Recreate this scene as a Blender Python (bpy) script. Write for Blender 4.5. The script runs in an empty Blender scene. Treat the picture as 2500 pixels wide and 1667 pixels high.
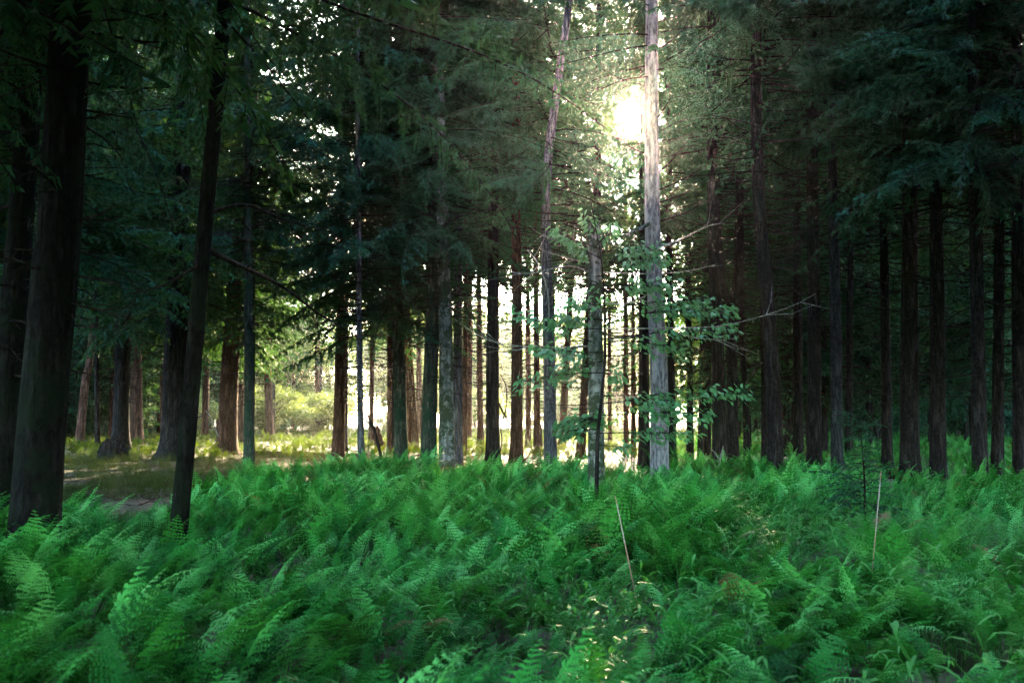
import bpy, math, random
import numpy as np
from mathutils import Vector, Matrix, Quaternion

SC = bpy.context.scene
COL = SC.collection
PI = math.pi
R = math.radians
rng = np.random.default_rng(11)
random.seed(11)

# ------------------------------------------------------------------ camera
F = 2430.6                      # focal length in photo pixels: 35 mm on a 36 mm sensor, 2500 px wide
PITCH = math.atan((1010 - 833.5) / F)
EYE = 1.6
cam_d = bpy.data.cameras.new('camera')
cam_d.lens = 35; cam_d.sensor_width = 36
cam_d.clip_start = 0.05; cam_d.clip_end = 1500
cam_d.dof.use_dof = True; cam_d.dof.focus_distance = 21.0; cam_d.dof.aperture_fstop = 3.6
cam = bpy.data.objects.new('camera', cam_d); COL.objects.link(cam)
cam.location = (0, 0, EYE); cam.rotation_euler = (PI / 2 + PITCH, 0, 0)
SC.camera = cam

def at(px, py, D):
    """The world point at distance D (along Y) seen at photo pixel px, py."""
    u = (px - 1250) / F; v = (833.5 - py) / F
    y = math.cos(PITCH) - v * math.sin(PITCH); z = math.sin(PITCH) + v * math.cos(PITCH)
    return np.array([u / y * D, D, EYE + z / y * D])

# ------------------------------------------------------------------ sky, sun, exposure
sd = at(1550, 298, 1.0) - np.array([0, 0, EYE]); sd /= np.linalg.norm(sd)
SUN_EL = math.asin(sd[2]); SUN_AZ = math.atan2(sd[0], sd[1])
W = bpy.data.worlds.new('World'); SC.world = W; W.use_nodes = True
nt = W.node_tree
sky = nt.nodes.new('ShaderNodeTexSky'); sky.sky_type = 'NISHITA'; sky.sun_disc = False
sky.sun_elevation = SUN_EL; sky.sun_rotation = SUN_AZ
sky.air_density = 1.0; sky.dust_density = 2.0; sky.ozone_density = 1.5
bg = nt.nodes['Background']; nt.links.new(sky.outputs[0], bg.inputs[0]); bg.inputs[1].default_value = 0.15
sun_d = bpy.data.lights.new('sun', 'SUN'); sun_d.energy = 2.4; sun_d.angle = R(0.5); sun_d.color = (1.0, 0.77, 0.46)
sun = bpy.data.objects.new('sun', sun_d); COL.objects.link(sun)
sun.rotation_euler = Vector(-sd).to_track_quat('-Z', 'Y').to_euler()
SC.view_settings.view_transform = 'Standard'; SC.view_settings.look = 'None'
SC.view_settings.gamma = 1; SC.view_settings.use_curve_mapping = False
SC.view_settings.exposure = 5.0
HAZE_DENSITY = 0.00024; HAZE_ANISO = 0.86

SC.render.engine = 'CYCLES'
cy = SC.cycles
cy.use_denoising = True
cy.use_adaptive_sampling = True; cy.adaptive_threshold = 0.008
cy.max_bounces = 5; cy.diffuse_bounces = 2; cy.glossy_bounces = 1; cy.transmission_bounces = 3; cy.volume_bounces = 0
cy.transparent_max_bounces = 2
cy.sample_clamp_indirect = 4; cy.caustics_reflective = False; cy.caustics_refractive = False
cy.use_auto_tile = False

# ------------------------------------------------------------------ mesh helpers
def ground_z(x, y):
    x = np.asarray(x, float); y = np.asarray(y, float)
    return (0.05 * np.sin(x * 0.55 + 1.3) * np.cos(y * 0.43) + 0.04 * np.sin(x * 1.3 + y * 0.9)
            + 0.03 * np.sin(y * 1.7 - x * 0.6) + 0.10 * np.exp(-((x + 13) ** 2 / 18 + (y - 30) ** 2 / 12)))

def mesh(name, V, T, mats, mi=None, smooth=False, Q=None):
    """V (n,3), T triangles (m,3) and optionally Q quads (k,4); mi: material index per face, triangles first."""
    V = np.asarray(V, np.float32).reshape(-1, 3)
    T = np.asarray(T, np.int32).reshape(-1, 3) if T is not None else np.zeros((0, 3), np.int32)
    Q = np.asarray(Q, np.int32).reshape(-1, 4) if Q is not None else np.zeros((0, 4), np.int32)
    me = bpy.data.meshes.new(name)
    me.vertices.add(len(V)); me.vertices.foreach_set('co', V.ravel())
    loops = np.concatenate([T.ravel(), Q.ravel()])
    me.loops.add(len(loops)); me.loops.foreach_set('vertex_index', loops)
    n = len(T) + len(Q)
    tot = np.concatenate([np.full(len(T), 3), np.full(len(Q), 4)]).astype(np.int32)
    start = np.concatenate([[0], np.cumsum(tot)[:-1]]).astype(np.int32)
    me.polygons.add(n)
    me.polygons.foreach_set('loop_start', start)
    me.polygons.foreach_set('loop_total', tot)
    if mi is not None:
        me.polygons.foreach_set('material_index', np.asarray(mi, np.int32))
    me.polygons.foreach_set('use_smooth', np.full(n, bool(smooth)))
    for m in (mats if isinstance(mats, (list, tuple)) else [mats]):
        me.materials.append(m)
    me.update(calc_edges=True)
    return me

def link(name, me, parent=None, loc=None):
    o = bpy.data.objects.new(name, me); COL.objects.link(o)
    if parent is not None: o.parent = parent
    if loc is not None: o.location = Vector([float(c) for c in loc])
    return o

def tag(o, label=None, cat=None, group=None, kind=None):
    if label: o['label'] = label
    if cat: o['category'] = cat
    if group: o['group'] = group
    if kind: o['kind'] = kind
    return o

def thing(name, label, cat, loc, group=None):
    o = bpy.data.objects.new(name, None); COL.objects.link(o)
    o.location = Vector([float(c) for c in loc]); o.empty_display_size = 0.2
    return tag(o, label, cat, group)

def smooth_path(P, n):
    """n points on a Catmull-Rom curve through P."""
    P = np.asarray(P, float)
    if len(P) == 2:
        t = np.linspace(0, 1, n)[:, None]
        return P[0] * (1 - t) + P[1] * t
    E = np.vstack([2 * P[0] - P[1], P, 2 * P[-1] - P[-2]])
    L = np.concatenate([[0], np.cumsum(np.linalg.norm(np.diff(P, axis=0), axis=1))]); L /= L[-1]
    out = []
    for s in np.linspace(0, 1, n):
        i = min(np.searchsorted(L, s, 'right') - 1, len(P) - 2)
        t = (s - L[i]) / max(L[i + 1] - L[i], 1e-9)
        a, b, c, d = E[i], E[i + 1], E[i + 2], E[i + 3]
        out.append(0.5 * (2 * b + (c - a) * t + (2 * a - 5 * b + 4 * c - d) * t * t + (3 * b - a - 3 * c + d) * t ** 3))
    return np.array(out)

def tube(P, rad, sides=6, cap=True, mod=None):
    """Tapered tube along P (n,3): vertices and quads (+ end triangles)."""
    P = np.asarray(P, float); n = len(P); rad = np.broadcast_to(np.asarray(rad, float), (n,))
    Tn = np.gradient(P, axis=0); Tn /= np.linalg.norm(Tn, axis=1)[:, None] + 1e-12
    ref = np.array([1.0, 0, 0]) if abs(Tn[0][0]) < 0.8 else np.array([0, 1.0, 0])
    A = np.cross(Tn, ref); A /= np.linalg.norm(A, axis=1)[:, None] + 1e-12
    B = np.cross(Tn, A)
    th = np.arange(sides) * 2 * PI / sides
    rr = rad[:, None] * (np.ones((n, sides)) if mod is None else mod)
    V = P[:, None, :] + rr[..., None] * (np.cos(th)[None, :, None] * A[:, None, :] + np.sin(th)[None, :, None] * B[:, None, :])
    V = V.reshape(-1, 3)
    i = np.arange(n - 1)[:, None] * sides; j = np.arange(sides)[None, :]; k = (j + 1) % sides
    Q = np.stack([i + j, i + k, i + sides + k, i + sides + j], -1).reshape(-1, 4)
    Tt = []
    if cap:
        V = np.vstack([V, P[-1]]); c = len(V) - 1; b = (n - 1) * sides
        Tt = [(b + q, b + (q + 1) % sides, c) for q in range(sides)]
    return V, np.array(Tt, int).reshape(-1, 3), Q

class Bag:
    """Collects pieces into one mesh."""
    def __init__(s): s.V = []; s.T = []; s.Q = []; s.mt = []; s.mq = []; s.n = 0
    def add(s, V, T=None, Q=None, m=0):
        V = np.asarray(V, float).reshape(-1, 3)
        if T is not None and len(T): s.T.append(np.asarray(T) + s.n); s.mt.append(np.full(len(T), m))
        if Q is not None and len(Q): s.Q.append(np.asarray(Q) + s.n); s.mq.append(np.full(len(Q), m))
        s.V.append(V); s.n += len(V)
    def tube(s, P, rad, sides=5, m=0, cap=True):
        V, T, Q = tube(P, rad, sides, cap); s.add(V, T, Q, m)
    def soup(s, tri, m=0):
        s.add(tri.reshape(-1, 3), np.arange(len(tri) * 3).reshape(-1, 3), None, m)
    def build(s, name, mats, smooth=False):
        T = np.concatenate(s.T) if s.T else None; Q = np.concatenate(s.Q) if s.Q else None
        mi = np.concatenate((s.mt or [np.zeros(0)]) + (s.mq or [np.zeros(0)]))
        return mesh(name, np.concatenate(s.V), T, mats, mi, smooth, Q)

def rot_z(a):
    c, s = math.cos(a), math.sin(a); return np.array([[c, -s, 0], [s, c, 0], [0, 0, 1.0]])
def rot_y(a):
    c, s = math.cos(a), math.sin(a); return np.array([[c, 0, s], [0, 1.0, 0], [-s, 0, c]])
def rot_x(a):
    c, s = math.cos(a), math.sin(a); return np.array([[1.0, 0, 0], [0, c, -s], [0, s, c]])

# ------------------------------------------------------------------ materials
def new_mat(name):
    m = bpy.data.materials.new(name); m.use_nodes = True
    nt = m.node_tree; nt.nodes.clear()
    return m, nt, nt.nodes.new('ShaderNodeOutputMaterial')

def ramp(nt, fac, stops):
    r = nt.nodes.new('ShaderNodeValToRGB'); el = r.color_ramp.elements
    while len(el) < len(stops): el.new(0.5)
    for e, (p, c) in zip(el, stops): e.position = p; e.color = (*c, 1)
    nt.links.new(fac, r.inputs[0]); return r.outputs[0]

def noise(nt, vec, scale, detail=3, rough=0.55):
    n = nt.nodes.new('ShaderNodeTexNoise'); n.inputs['Scale'].default_value = scale
    n.inputs['Detail'].default_value = detail; n.inputs['Roughness'].default_value = rough
    nt.links.new(vec, n.inputs['Vector']); return n.outputs['Fac']

def leaf_mat(name, stops, trans, fac=0.35, rough=0.5, spec=0.35, island=True, patch=0.0):
    m, nt, out = new_mat(name)
    L = nt.links
    geo = nt.nodes.new('ShaderNodeNewGeometry'); oi = nt.nodes.new('ShaderNodeObjectInfo')
    src = geo.outputs['Random Per Island'] if island else oi.outputs['Random']
    if not island:                       # a tone of its own for every frond of a clump as well
        at_ = nt.nodes.new('ShaderNodeAttribute'); at_.attribute_name = 'shade'
        ad_ = nt.nodes.new('ShaderNodeMath'); ad_.operation = 'ADD'; L.new(src, ad_.inputs[0]); L.new(at_.outputs['Fac'], ad_.inputs[1])
        fr_ = nt.nodes.new('ShaderNodeMath'); fr_.operation = 'FRACT'; L.new(ad_.outputs[0], fr_.inputs[0]); src = fr_.outputs[0]
    if patch:
        n = noise(nt, geo.outputs['Position'], patch, 2)
        a = nt.nodes.new('ShaderNodeMath'); a.operation = 'ADD'; a.inputs[1].default_value = 0
        mu = nt.nodes.new('ShaderNodeMath'); mu.operation = 'MULTIPLY_ADD'
        L.new(n, mu.inputs[0]); mu.inputs[1].default_value = 1.3 if island else 0.9; mu.inputs[2].default_value = -0.38 if island else -0.36
        s2 = nt.nodes.new('ShaderNodeMath'); s2.operation = 'MULTIPLY'; L.new(src, s2.inputs[0]); s2.inputs[1].default_value = 0.45 if island else 0.85
        L.new(mu.outputs[0], a.inputs[0]); L.new(s2.outputs[0], a.inputs[1]); src = a.outputs[0]
    c = ramp(nt, src, stops)
    p = nt.nodes.new('ShaderNodeBsdfPrincipled'); L.new(c, p.inputs['Base Color'])
    p.inputs['Roughness'].default_value = rough; p.inputs['Specular IOR Level'].default_value = spec
    t = nt.nodes.new('ShaderNodeBsdfTranslucent'); t.inputs[0].default_value = (*trans, 1)
    mx = nt.nodes.new('ShaderNodeMixShader'); mx.inputs[0].default_value = fac
    L.new(p.outputs[0], mx.inputs[1]); L.new(t.outputs[0], mx.inputs[2]); L.new(mx.outputs[0], out.inputs[0])
    return m

def bark_mat(name, dark, mid, light, furrow=12.0, bump=0.9, patch=None, patch_amt=0.5):
    m, nt, out = new_mat(name); L = nt.links
    tc = nt.nodes.new('ShaderNodeTexCoord')
    mp = nt.nodes.new('ShaderNodeMapping'); mp.inputs['Scale'].default_value = (1, 1, 0.13)
    L.new(tc.outputs['Object'], mp.inputs[0])
    rn = noise(nt, mp.outputs[0], furrow * 0.8, 5, 0.6)
    ab = nt.nodes.new('ShaderNodeMath'); ab.operation = 'SUBTRACT'; L.new(rn, ab.inputs[0]); ab.inputs[1].default_value = 0.5
    v = nt.nodes.new('ShaderNodeMath'); v.operation = 'ABSOLUTE'; L.new(ab.outputs[0], v.inputs[0])
    mp2 = nt.nodes.new('ShaderNodeMapping'); mp2.inputs['Scale'].default_value = (1, 1, 0.45)
    L.new(tc.outputs['Object'], mp2.inputs[0])
    n2 = noise(nt, mp2.outputs[0], furrow * 2.6, 5, 0.7)
    mul = nt.nodes.new('ShaderNodeMath'); mul.operation = 'MULTIPLY_ADD'; mul.use_clamp = True
    L.new(v.outputs[0], mul.inputs[0]); mul.inputs[1].default_value = 4.2
    sc = nt.nodes.new('ShaderNodeMath'); sc.operation = 'MULTIPLY_ADD'; L.new(n2, sc.inputs[0]); sc.inputs[1].default_value = 1.7; sc.inputs[2].default_value = -0.75
    L.new(sc.outputs[0], mul.inputs[2])
    col = ramp(nt, mul.outputs[0], [(0.05, dark), (0.42, mid), (0.9, light)])
    if patch:
        n3 = noise(nt, tc.outputs['Object'], 3.2, 6, 0.72)
        f = ramp(nt, n3, [(0.5 - 0.1 * patch_amt, (0, 0, 0)), (0.56 - 0.1 * patch_amt, (1, 1, 1))])
        mx = nt.nodes.new('ShaderNodeMix'); mx.data_type = 'RGBA'; L.new(f, mx.inputs[0]); L.new(col, mx.inputs[6]); mx.inputs[7].default_value = (*patch, 1)
        col = mx.outputs[2]
    p = nt.nodes.new('ShaderNodeBsdfPrincipled'); p.inputs['Roughness'].default_value = 0.95; p.inputs['Specular IOR Level'].default_value = 0.05
    L.new(col, p.inputs['Base Color'])
    b = nt.nodes.new('ShaderNodeBump'); b.inputs['Strength'].default_value = bump; b.inputs['Distance'].default_value = 0.03
    L.new(mul.outputs[0], b.inputs['Height']); L.new(b.outputs[0], p.inputs['Normal'])
    L.new(p.outputs[0], out.inputs[0])
    return m

BARK = {
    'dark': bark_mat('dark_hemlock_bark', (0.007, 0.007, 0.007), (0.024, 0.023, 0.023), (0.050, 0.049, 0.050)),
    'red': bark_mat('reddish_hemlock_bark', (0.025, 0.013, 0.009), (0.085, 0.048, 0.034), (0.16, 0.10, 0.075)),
    'grey': bark_mat('bluish_grey_bark', (0.028, 0.033, 0.040), (0.095, 0.108, 0.125), (0.17, 0.195, 0.22)),
    'pale': bark_mat('pale_grey_bark', (0.07, 0.075, 0.085), (0.20, 0.215, 0.235), (0.32, 0.34, 0.365), furrow=7, bump=0.5),
    'mottled': bark_mat('lichen_mottled_bark', (0.06, 0.075, 0.07), (0.16, 0.19, 0.19), (0.27, 0.31, 0.31), furrow=6, bump=0.5, patch=(0.035, 0.055, 0.032), patch_amt=0.35),
    'slate': bark_mat('dark_slate_bark', (0.014, 0.016, 0.019), (0.042, 0.047, 0.054), (0.08, 0.09, 0.10)),
    'black': bark_mat('shade_darkened_bark', (0.003, 0.003, 0.003), (0.009, 0.010, 0.010), (0.024, 0.025, 0.025), furrow=9, bump=1.0, patch=(0.007, 0.012, 0.008), patch_amt=0.2),  # darker copy of the hemlock bark: shade at the left edge put into its colour
    'mossy': bark_mat('mossy_bark', (0.02, 0.024, 0.02), (0.055, 0.07, 0.055), (0.10, 0.12, 0.10), patch=(0.02, 0.05, 0.03), patch_amt=0.1),
}
TWIG = bark_mat('dead_twig_wood', (0.008, 0.007, 0.006), (0.022, 0.019, 0.017), (0.045, 0.04, 0.035), bump=0.2)
PALEWOOD = bark_mat('lichen_covered_wood', (0.07, 0.08, 0.075), (0.19, 0.215, 0.205), (0.32, 0.36, 0.34), furrow=20, bump=0.3)
NEEDLE = leaf_mat('hemlock_needles', [(0.0, (0.006, 0.044, 0.027)), (0.5, (0.011, 0.080, 0.048)), (1.0, (0.024, 0.130, 0.075))], (0.07, 0.16, 0.02), 0.26, 0.6, 0.06)
LEAFY = leaf_mat('broadleaf_foliage', [(0.0, (0.03, 0.07, 0.015)), (0.6, (0.05, 0.11, 0.02)), (1.0, (0.09, 0.13, 0.02))], (0.17, 0.23, 0.035), 0.45)
FERN = leaf_mat('fern_green', [(0.08, (0.005, 0.052, 0.012)), (0.38, (0.014, 0.165, 0.026)), (0.66, (0.045, 0.340, 0.056)), (0.92, (0.15, 0.54, 0.15))], (0.07, 0.28, 0.02), 0.20, 0.5, 0.07, island=False, patch=0.45)
FERN_DRY = leaf_mat('fern_turned_yellow', [(0.0, (0.16, 0.13, 0.03)), (1.0, (0.22, 0.17, 0.05))], (0.25, 0.2, 0.04), 0.3, island=False)
FERN_RUST = leaf_mat('fern_withered_brown', [(0.0, (0.20, 0.09, 0.04)), (1.0, (0.30, 0.15, 0.07))], (0.2, 0.1, 0.04), 0.25, island=False)
FERN_PALE = leaf_mat('fern_bleached', [(0.0, (0.30, 0.33, 0.20)), (1.0, (0.36, 0.36, 0.22))], (0.2, 0.2, 0.1), 0.2, island=False)
GRASS = leaf_mat('broad_grass_blades', [(0.0, (0.022, 0.13, 0.030)), (0.6, (0.045, 0.22, 0.045)), (1.0, (0.10, 0.30, 0.06))], (0.08, 0.30, 0.03), 0.3, 0.5, 0.08, patch=0.6)
BEECH = leaf_mat('sapling_leaf_green', [(0.0, (0.045, 0.17, 0.09)), (0.7, (0.07, 0.24, 0.13)), (1.0, (0.09, 0.28, 0.09))], (0.08, 0.32, 0.07), 0.32, 0.42, 0.18, island=False)

def ground_mat():
    m, nt, out = new_mat('forest_floor'); L = nt.links
    geo = nt.nodes.new('ShaderNodeNewGeometry')
    a = noise(nt, geo.outputs['Position'], 14, 6, 0.7)
    litter = ramp(nt, a, [(0.3, (0.016, 0.011, 0.007)), (0.5, (0.036, 0.023, 0.014)), (0.7, (0.10, 0.060, 0.038))])
    b = noise(nt, geo.outputs['Position'], 0.45, 4, 0.6)
    f = ramp(nt, b, [(0.48, (0, 0, 0)), (0.58, (1, 1, 1))])
    c = noise(nt, geo.outputs['Position'], 30, 4, 0.7)
    moss = ramp(nt, c, [(0.35, (0.02, 0.045, 0.012)), (0.65, (0.07, 0.11, 0.025))])
    mx = nt.nodes.new('ShaderNodeMix'); mx.data_type = 'RGBA'
    L.new(f, mx.inputs[0]); L.new(litter, mx.inputs[6]); L.new(moss, mx.inputs[7])
    p = nt.nodes.new('ShaderNodeBsdfPrincipled'); p.inputs['Roughness'].default_value = 0.9
    L.new(mx.outputs[2], p.inputs['Base Color'])
    bp = nt.nodes.new('ShaderNodeBump'); bp.inputs['Strength'].default_value = 0.8; bp.inputs['Distance'].default_value = 0.04
    L.new(a, bp.inputs['Height']); L.new(bp.outputs[0], p.inputs['Normal']); L.new(p.outputs[0], out.inputs[0])
    return m

# ------------------------------------------------------------------ ground and haze
def build_ground():
    def axis(lo, hi, fine_lo, fine_hi, step, big):
        return np.unique(np.concatenate([np.arange(lo, fine_lo, big), np.arange(fine_lo, fine_hi, step), np.arange(fine_hi, hi + 1, big)]))
    xs = axis(-420, 420, -30, 30, 0.5, 15); ys = axis(-420, 420, -6, 60, 0.5, 15)
    X, Y = np.meshgrid(xs, ys); Z = ground_z(X, Y)
    V = np.stack([X, Y, Z], -1).reshape(-1, 3); nx = len(xs)
    i = (np.arange(len(ys) - 1)[:, None] * nx + np.arange(nx - 1)[None, :]).ravel()
    o = link('ground', mesh('ground', V, None, ground_mat(), Q=np.stack([i, i + 1, i + nx + 1, i + nx], -1), smooth=True))
    tag(o, 'dark forest floor of brown needle litter with patches of moss', kind='structure')
build_ground()

def build_haze():
    m, nt, out = new_mat('morning_haze')
    v = nt.nodes.new('ShaderNodeVolumePrincipled')
    v.inputs['Color'].default_value = (0.97, 0.98, 1.0, 1); v.inputs['Density'].default_value = HAZE_DENSITY
    v.inputs['Anisotropy'].default_value = HAZE_ANISO
    nt.links.new(v.outputs[0], out.inputs['Volume'])
    x, z0, z1 = 425, -1.4, 29.5
    V = [(sx * x, sy * x, z) for z in (z0, z1) for sx, sy in ((-1, -1), (1, -1), (1, 1), (-1, 1))]
    Q = [(0, 3, 2, 1), (4, 5, 6, 7), (0, 1, 5, 4), (1, 2, 6, 5), (2, 3, 7, 6), (3, 0, 4, 7)]
    o = link('haze', mesh('haze', V, None, m, Q=Q)); tag(o, 'thin morning haze hanging through the whole wood', kind='stuff')
if HAZE_DENSITY > 0: build_haze()

# ------------------------------------------------------------------ hemlock boughs and crowns
def tri_blades(P, D, N, ln, wd):
    """Narrow triangles from points P along unit directions D, wide across D x N."""
    S = np.cross(D, N); S /= np.linalg.norm(S, axis=1)[:, None] + 1e-9
    return np.stack([P - S * wd[:, None] * 0.5, P + S * wd[:, None] * 0.5, P + D * ln[:, None]], 1)

def make_bough(g, L=3.0, blade=0.125, width=0.034, spacing=0.085, twig=0.021, droop=0.10, bare=0.15):
    """A flat drooping hemlock bough along +X: (foliage triangles, list of wood tubes)."""
    n = 12; s = np.linspace(0, L, n)
    k = g.uniform(0.7, 1.4); up = g.uniform(0.0, 0.22)
    ax = np.stack([s, 0.10 * np.sin(s * 1.7 + g.uniform(0, 6)) * s / L, up * s - droop * k * s * s / 1.2], -1)
    wood = [(ax, np.linspace(0.018, 0.004, n) * L / 2.5)]
    PP, DD, NN, LL, WW = [], [], [], [], []
    side = 1
    for x in np.arange(L * bare, L, spacing):
        side = -side
        t = x / L; p0 = np.array([np.interp(x, s, ax[:, i]) for i in range(3)])
        fwd = np.array([np.interp(min(x + .1, L), s, ax[:, i]) for i in range(3)]) - np.array([np.interp(x - .1, s, ax[:, i]) for i in range(3)]); fwd /= np.linalg.norm(fwd)
        env = (0.18 + 0.9 * math.sin(PI * min(1, 0.25 + 0.8 * t))) * (1.05 - 0.75 * t)
        sl = 0.62 * L / 3 * env * g.uniform(0.6, 1.25)
        if g.random() < 0.08: continue
        a = side * g.uniform(0.75, 1.15)
        d = np.array([fwd[0] * math.cos(a) - fwd[1] * math.sin(a), fwd[0] * math.sin(a) + fwd[1] * math.cos(a), fwd[2] + g.uniform(-0.75, 0.15)])
        d /= np.linalg.norm(d)
        m = max(3, int(sl / twig))
        u = (np.arange(m) + g.random(m) * 0.6) / m * sl
        cen = p0 + d * u[:, None] + np.array([0, 0, -1.0]) * (0.32 * u ** 2 / max(sl, .2))[:, None]
        wood.append((np.array([cen[0], cen[m // 2], cen[-1]]), np.array([0.006, 0.004, 0.002])))
        hor = np.cross(d, [0, 0, 1.0]); hor /= np.linalg.norm(hor) + 1e-9
        for sg in (-1, 1):
            mix = g.uniform(0.45, 1.0, m)
            dirs = d * mix[:, None] + sg * hor * g.uniform(0.5, 1.0, m)[:, None] + np.array([0, 0, -1.0]) * g.uniform(-0.25, 0.75, m)[:, None]
            dirs /= np.linalg.norm(dirs, axis=1)[:, None]
            nor = np.array([0, 0, 1.0]) + g.normal(0, 0.6, (m, 3))
            PP.append(cen + g.normal(0, 0.008, (m, 3))); DD.append(dirs); NN.append(nor)
            LL.append(blade * g.uniform(0.6, 1.35, m) * (1.05 - 0.5 * u / sl)); WW.append(width * g.uniform(0.7, 1.3, m))
    tri = tri_blades(np.vstack(PP), np.vstack(DD), np.vstack(NN), np.concatenate(LL), np.concatenate(WW))
    return tri, wood

gb = np.random.default_rng(5)
BOUGHS = [make_bough(gb, 3.0, droop=gb.uniform(0.06, 0.13)) for _ in range(9)]
BOUGHS_DEEP = [make_bough(gb, 3.0, blade=0.22, width=0.065, spacing=0.14, twig=0.05) for _ in range(6)]

def crown_mesh(name, g, zb, zt, l_low, l_top, per_m, lib, avoid=None, shape=None, fine=None):
    """A hemlock crown round the Z axis from zb to zt. avoid(p0, p1) cuts the needles and twigs that would stand there."""
    bag = Bag(); tris = []
    zs = list(np.arange(zb, zt, 1.0 / per_m))
    if fine: zs = list(np.arange(zb, fine[1], 1.0 / fine[2])) + list(np.arange(fine[1], zt, 1.0 / per_m))   # finer boughs low down
    for z in zs:
        t = (z - zb) / (zt - zb)
        Ln = (l_low * (1 - t) ** 0.8 + l_top * (1 - (1 - t) ** 0.8)) * g.uniform(0.65, 1.2)
        a = g.uniform(0, 2 * PI); tilt = g.uniform(-0.15, 0.45) - 0.35 * t
        use = fine[0] if fine and z < fine[1] else lib
        tri, wood = use[g.integers(len(use))]
        M = rot_z(a) @ rot_y(tilt) @ rot_x(g.normal(0, 0.45)); s = Ln / 3.0
        p0 = np.array([0, 0, z + g.uniform(-.05, .05)])
        if avoid is not None: tri = tri[~avoid(p0, M, s, tri)]
        if s < 0.62 or g.random() < 0.25:          # a shorter bough needs fewer sprays
            tri = tri[g.random(len(tri)) < 0.75]
        c = tri.reshape(-1, 3) * s
        # keep the sprays near their true size on short boughs
        tris.append((c @ M.T + p0).reshape(-1, 3, 3))
        for i, (P, r) in enumerate(wood):
            if avoid is not None and avoid(p0, M, s, np.repeat(smooth_path(P, 9)[:, None, :], 3, 1)).any(): continue
            if i == 0: bag.tube(P * s @ M.T + p0, r * 0.9, 4, 1, cap=False)
            elif i % 2: bag.tube(P * s @ M.T + p0, r, 3, 1, cap=False)
    bag.soup(np.concatenate(tris), 0)
    return bag.build(name, [NEEDLE, TWIG])

def twig_mesh(name, g, z0, z1, every=0.20, l0=0.5, l1=1.9):
    """Bare dead branchlets standing out from a trunk round the Z axis."""
    bag = Bag()
    for z in np.arange(z0, z1, every):
        for _ in range(g.integers(2, 5)):
            if g.random() < 0.35 * (1 - (z - z0) / (z1 - z0)): continue
            Ln = g.uniform(l0, l1) * (0.45 + 0.75 * (z - z0) / (z1 - z0)); a = g.uniform(0, 2 * PI)
            zz = z + g.uniform(-0.15, 0.15)
            s = np.linspace(0, 1, 6); dr = g.uniform(-0.10, 0.28); cu = g.uniform(-0.1, 0.35)
            P = np.stack([s * Ln, 0.08 * Ln * np.sin(s * g.uniform(1, 4) + g.uniform(0, 3)), Ln * (-dr * s + cu * s ** 2 * 0.6)], -1) + g.normal(0, 0.012, (6, 3)) * s[:, None]
            M = rot_z(a); W_ = P @ M.T + [0, 0, zz]
            bag.tube(W_, np.linspace(0.018, 0.006, 6) * (0.6 + 0.4 * Ln), 3, 0, cap=False)
            for _ in range(g.integers(2, 6)):
                i = g.integers(1, 5); l2 = Ln * g.uniform(0.15, 0.42); b = a + g.choice([-1, 1]) * g.uniform(0.5, 1.0)
                q = W_[i]; d = np.array([math.cos(b), math.sin(b), g.uniform(-0.35, 0.2)])
                bag.tube(np.array([q, q + d * l2 * .5 + g.normal(0, .01, 3), q + d * l2 + [0, 0, g.uniform(-.05, .03)]]), [0.008, 0.006, 0.004], 3, 0, cap=False)
    return bag.build(name, TWIG)

gc = np.random.default_rng(21)
BOUGHS_FINE = [make_bough(gb, 3.0, blade=0.062, width=0.015, spacing=0.055, twig=0.0115, droop=gb.uniform(0.06, 0.13)) for _ in range(5)]
CROWN = {
    'low': [crown_mesh('hemlock_crown_low', gc, 4.0, 22, 3.7, 2.2, 12.5, BOUGHS)],
    'mid': [crown_mesh('hemlock_crown_middle', gc, 6.0, 22, 3.5, 2.2, 10.5, BOUGHS) for _ in range(2)],
    'high': [crown_mesh('hemlock_crown_high', gc, 8.2, 22, 3.4, 2.2, 12.0, BOUGHS) for _ in range(2)],
    'near': [crown_mesh('hemlock_crown_near', gc, 5.4, 22, 4.0, 2.2, 7.0, BOUGHS, fine=(BOUGHS_FINE, 9.5, 5.5))],
    'deep': [crown_mesh('hemlock_crown_deep', gc, 5.0, 22, 3.4, 2.2, 14.0, BOUGHS_DEEP) for _ in range(2)],
    'deep_low': [crown_mesh('hemlock_crown_deep_low', gc, 2.4, 22, 3.5, 2.0, 13.0, BOUGHS_DEEP) for _ in range(2)],
    'thicket': [crown_mesh('hemlock_thicket', gc, 0.3, 7.5, 2.6, 0.6, 14.0, BOUGHS_DEEP) for _ in range(2)],
}
TWIGS = {'tall': [twig_mesh('dead_twigs_tall', gc, 2.0, 8.5) for _ in range(3)],
         'short': [twig_mesh('dead_twigs_short', gc, 1.6, 5.5) for _ in range(3)]}
CROWN_V = {}
def crown_points(me):
    if me.name not in CROWN_V:
        a = np.empty(len(me.vertices) * 3, np.float32); me.vertices.foreach_get('co', a); CROWN_V[me.name] = a.reshape(-1, 3)[::5]
    return CROWN_V[me.name]

EYE_P = np.array([0, 0, EYE])
def sun_distance(P):
    """Distance of points P from the straight line of sunlight that reaches the eye."""
    d = P - EYE_P; t = d @ sd
    return np.linalg.norm(d - t[:, None] * sd, axis=1)

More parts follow.
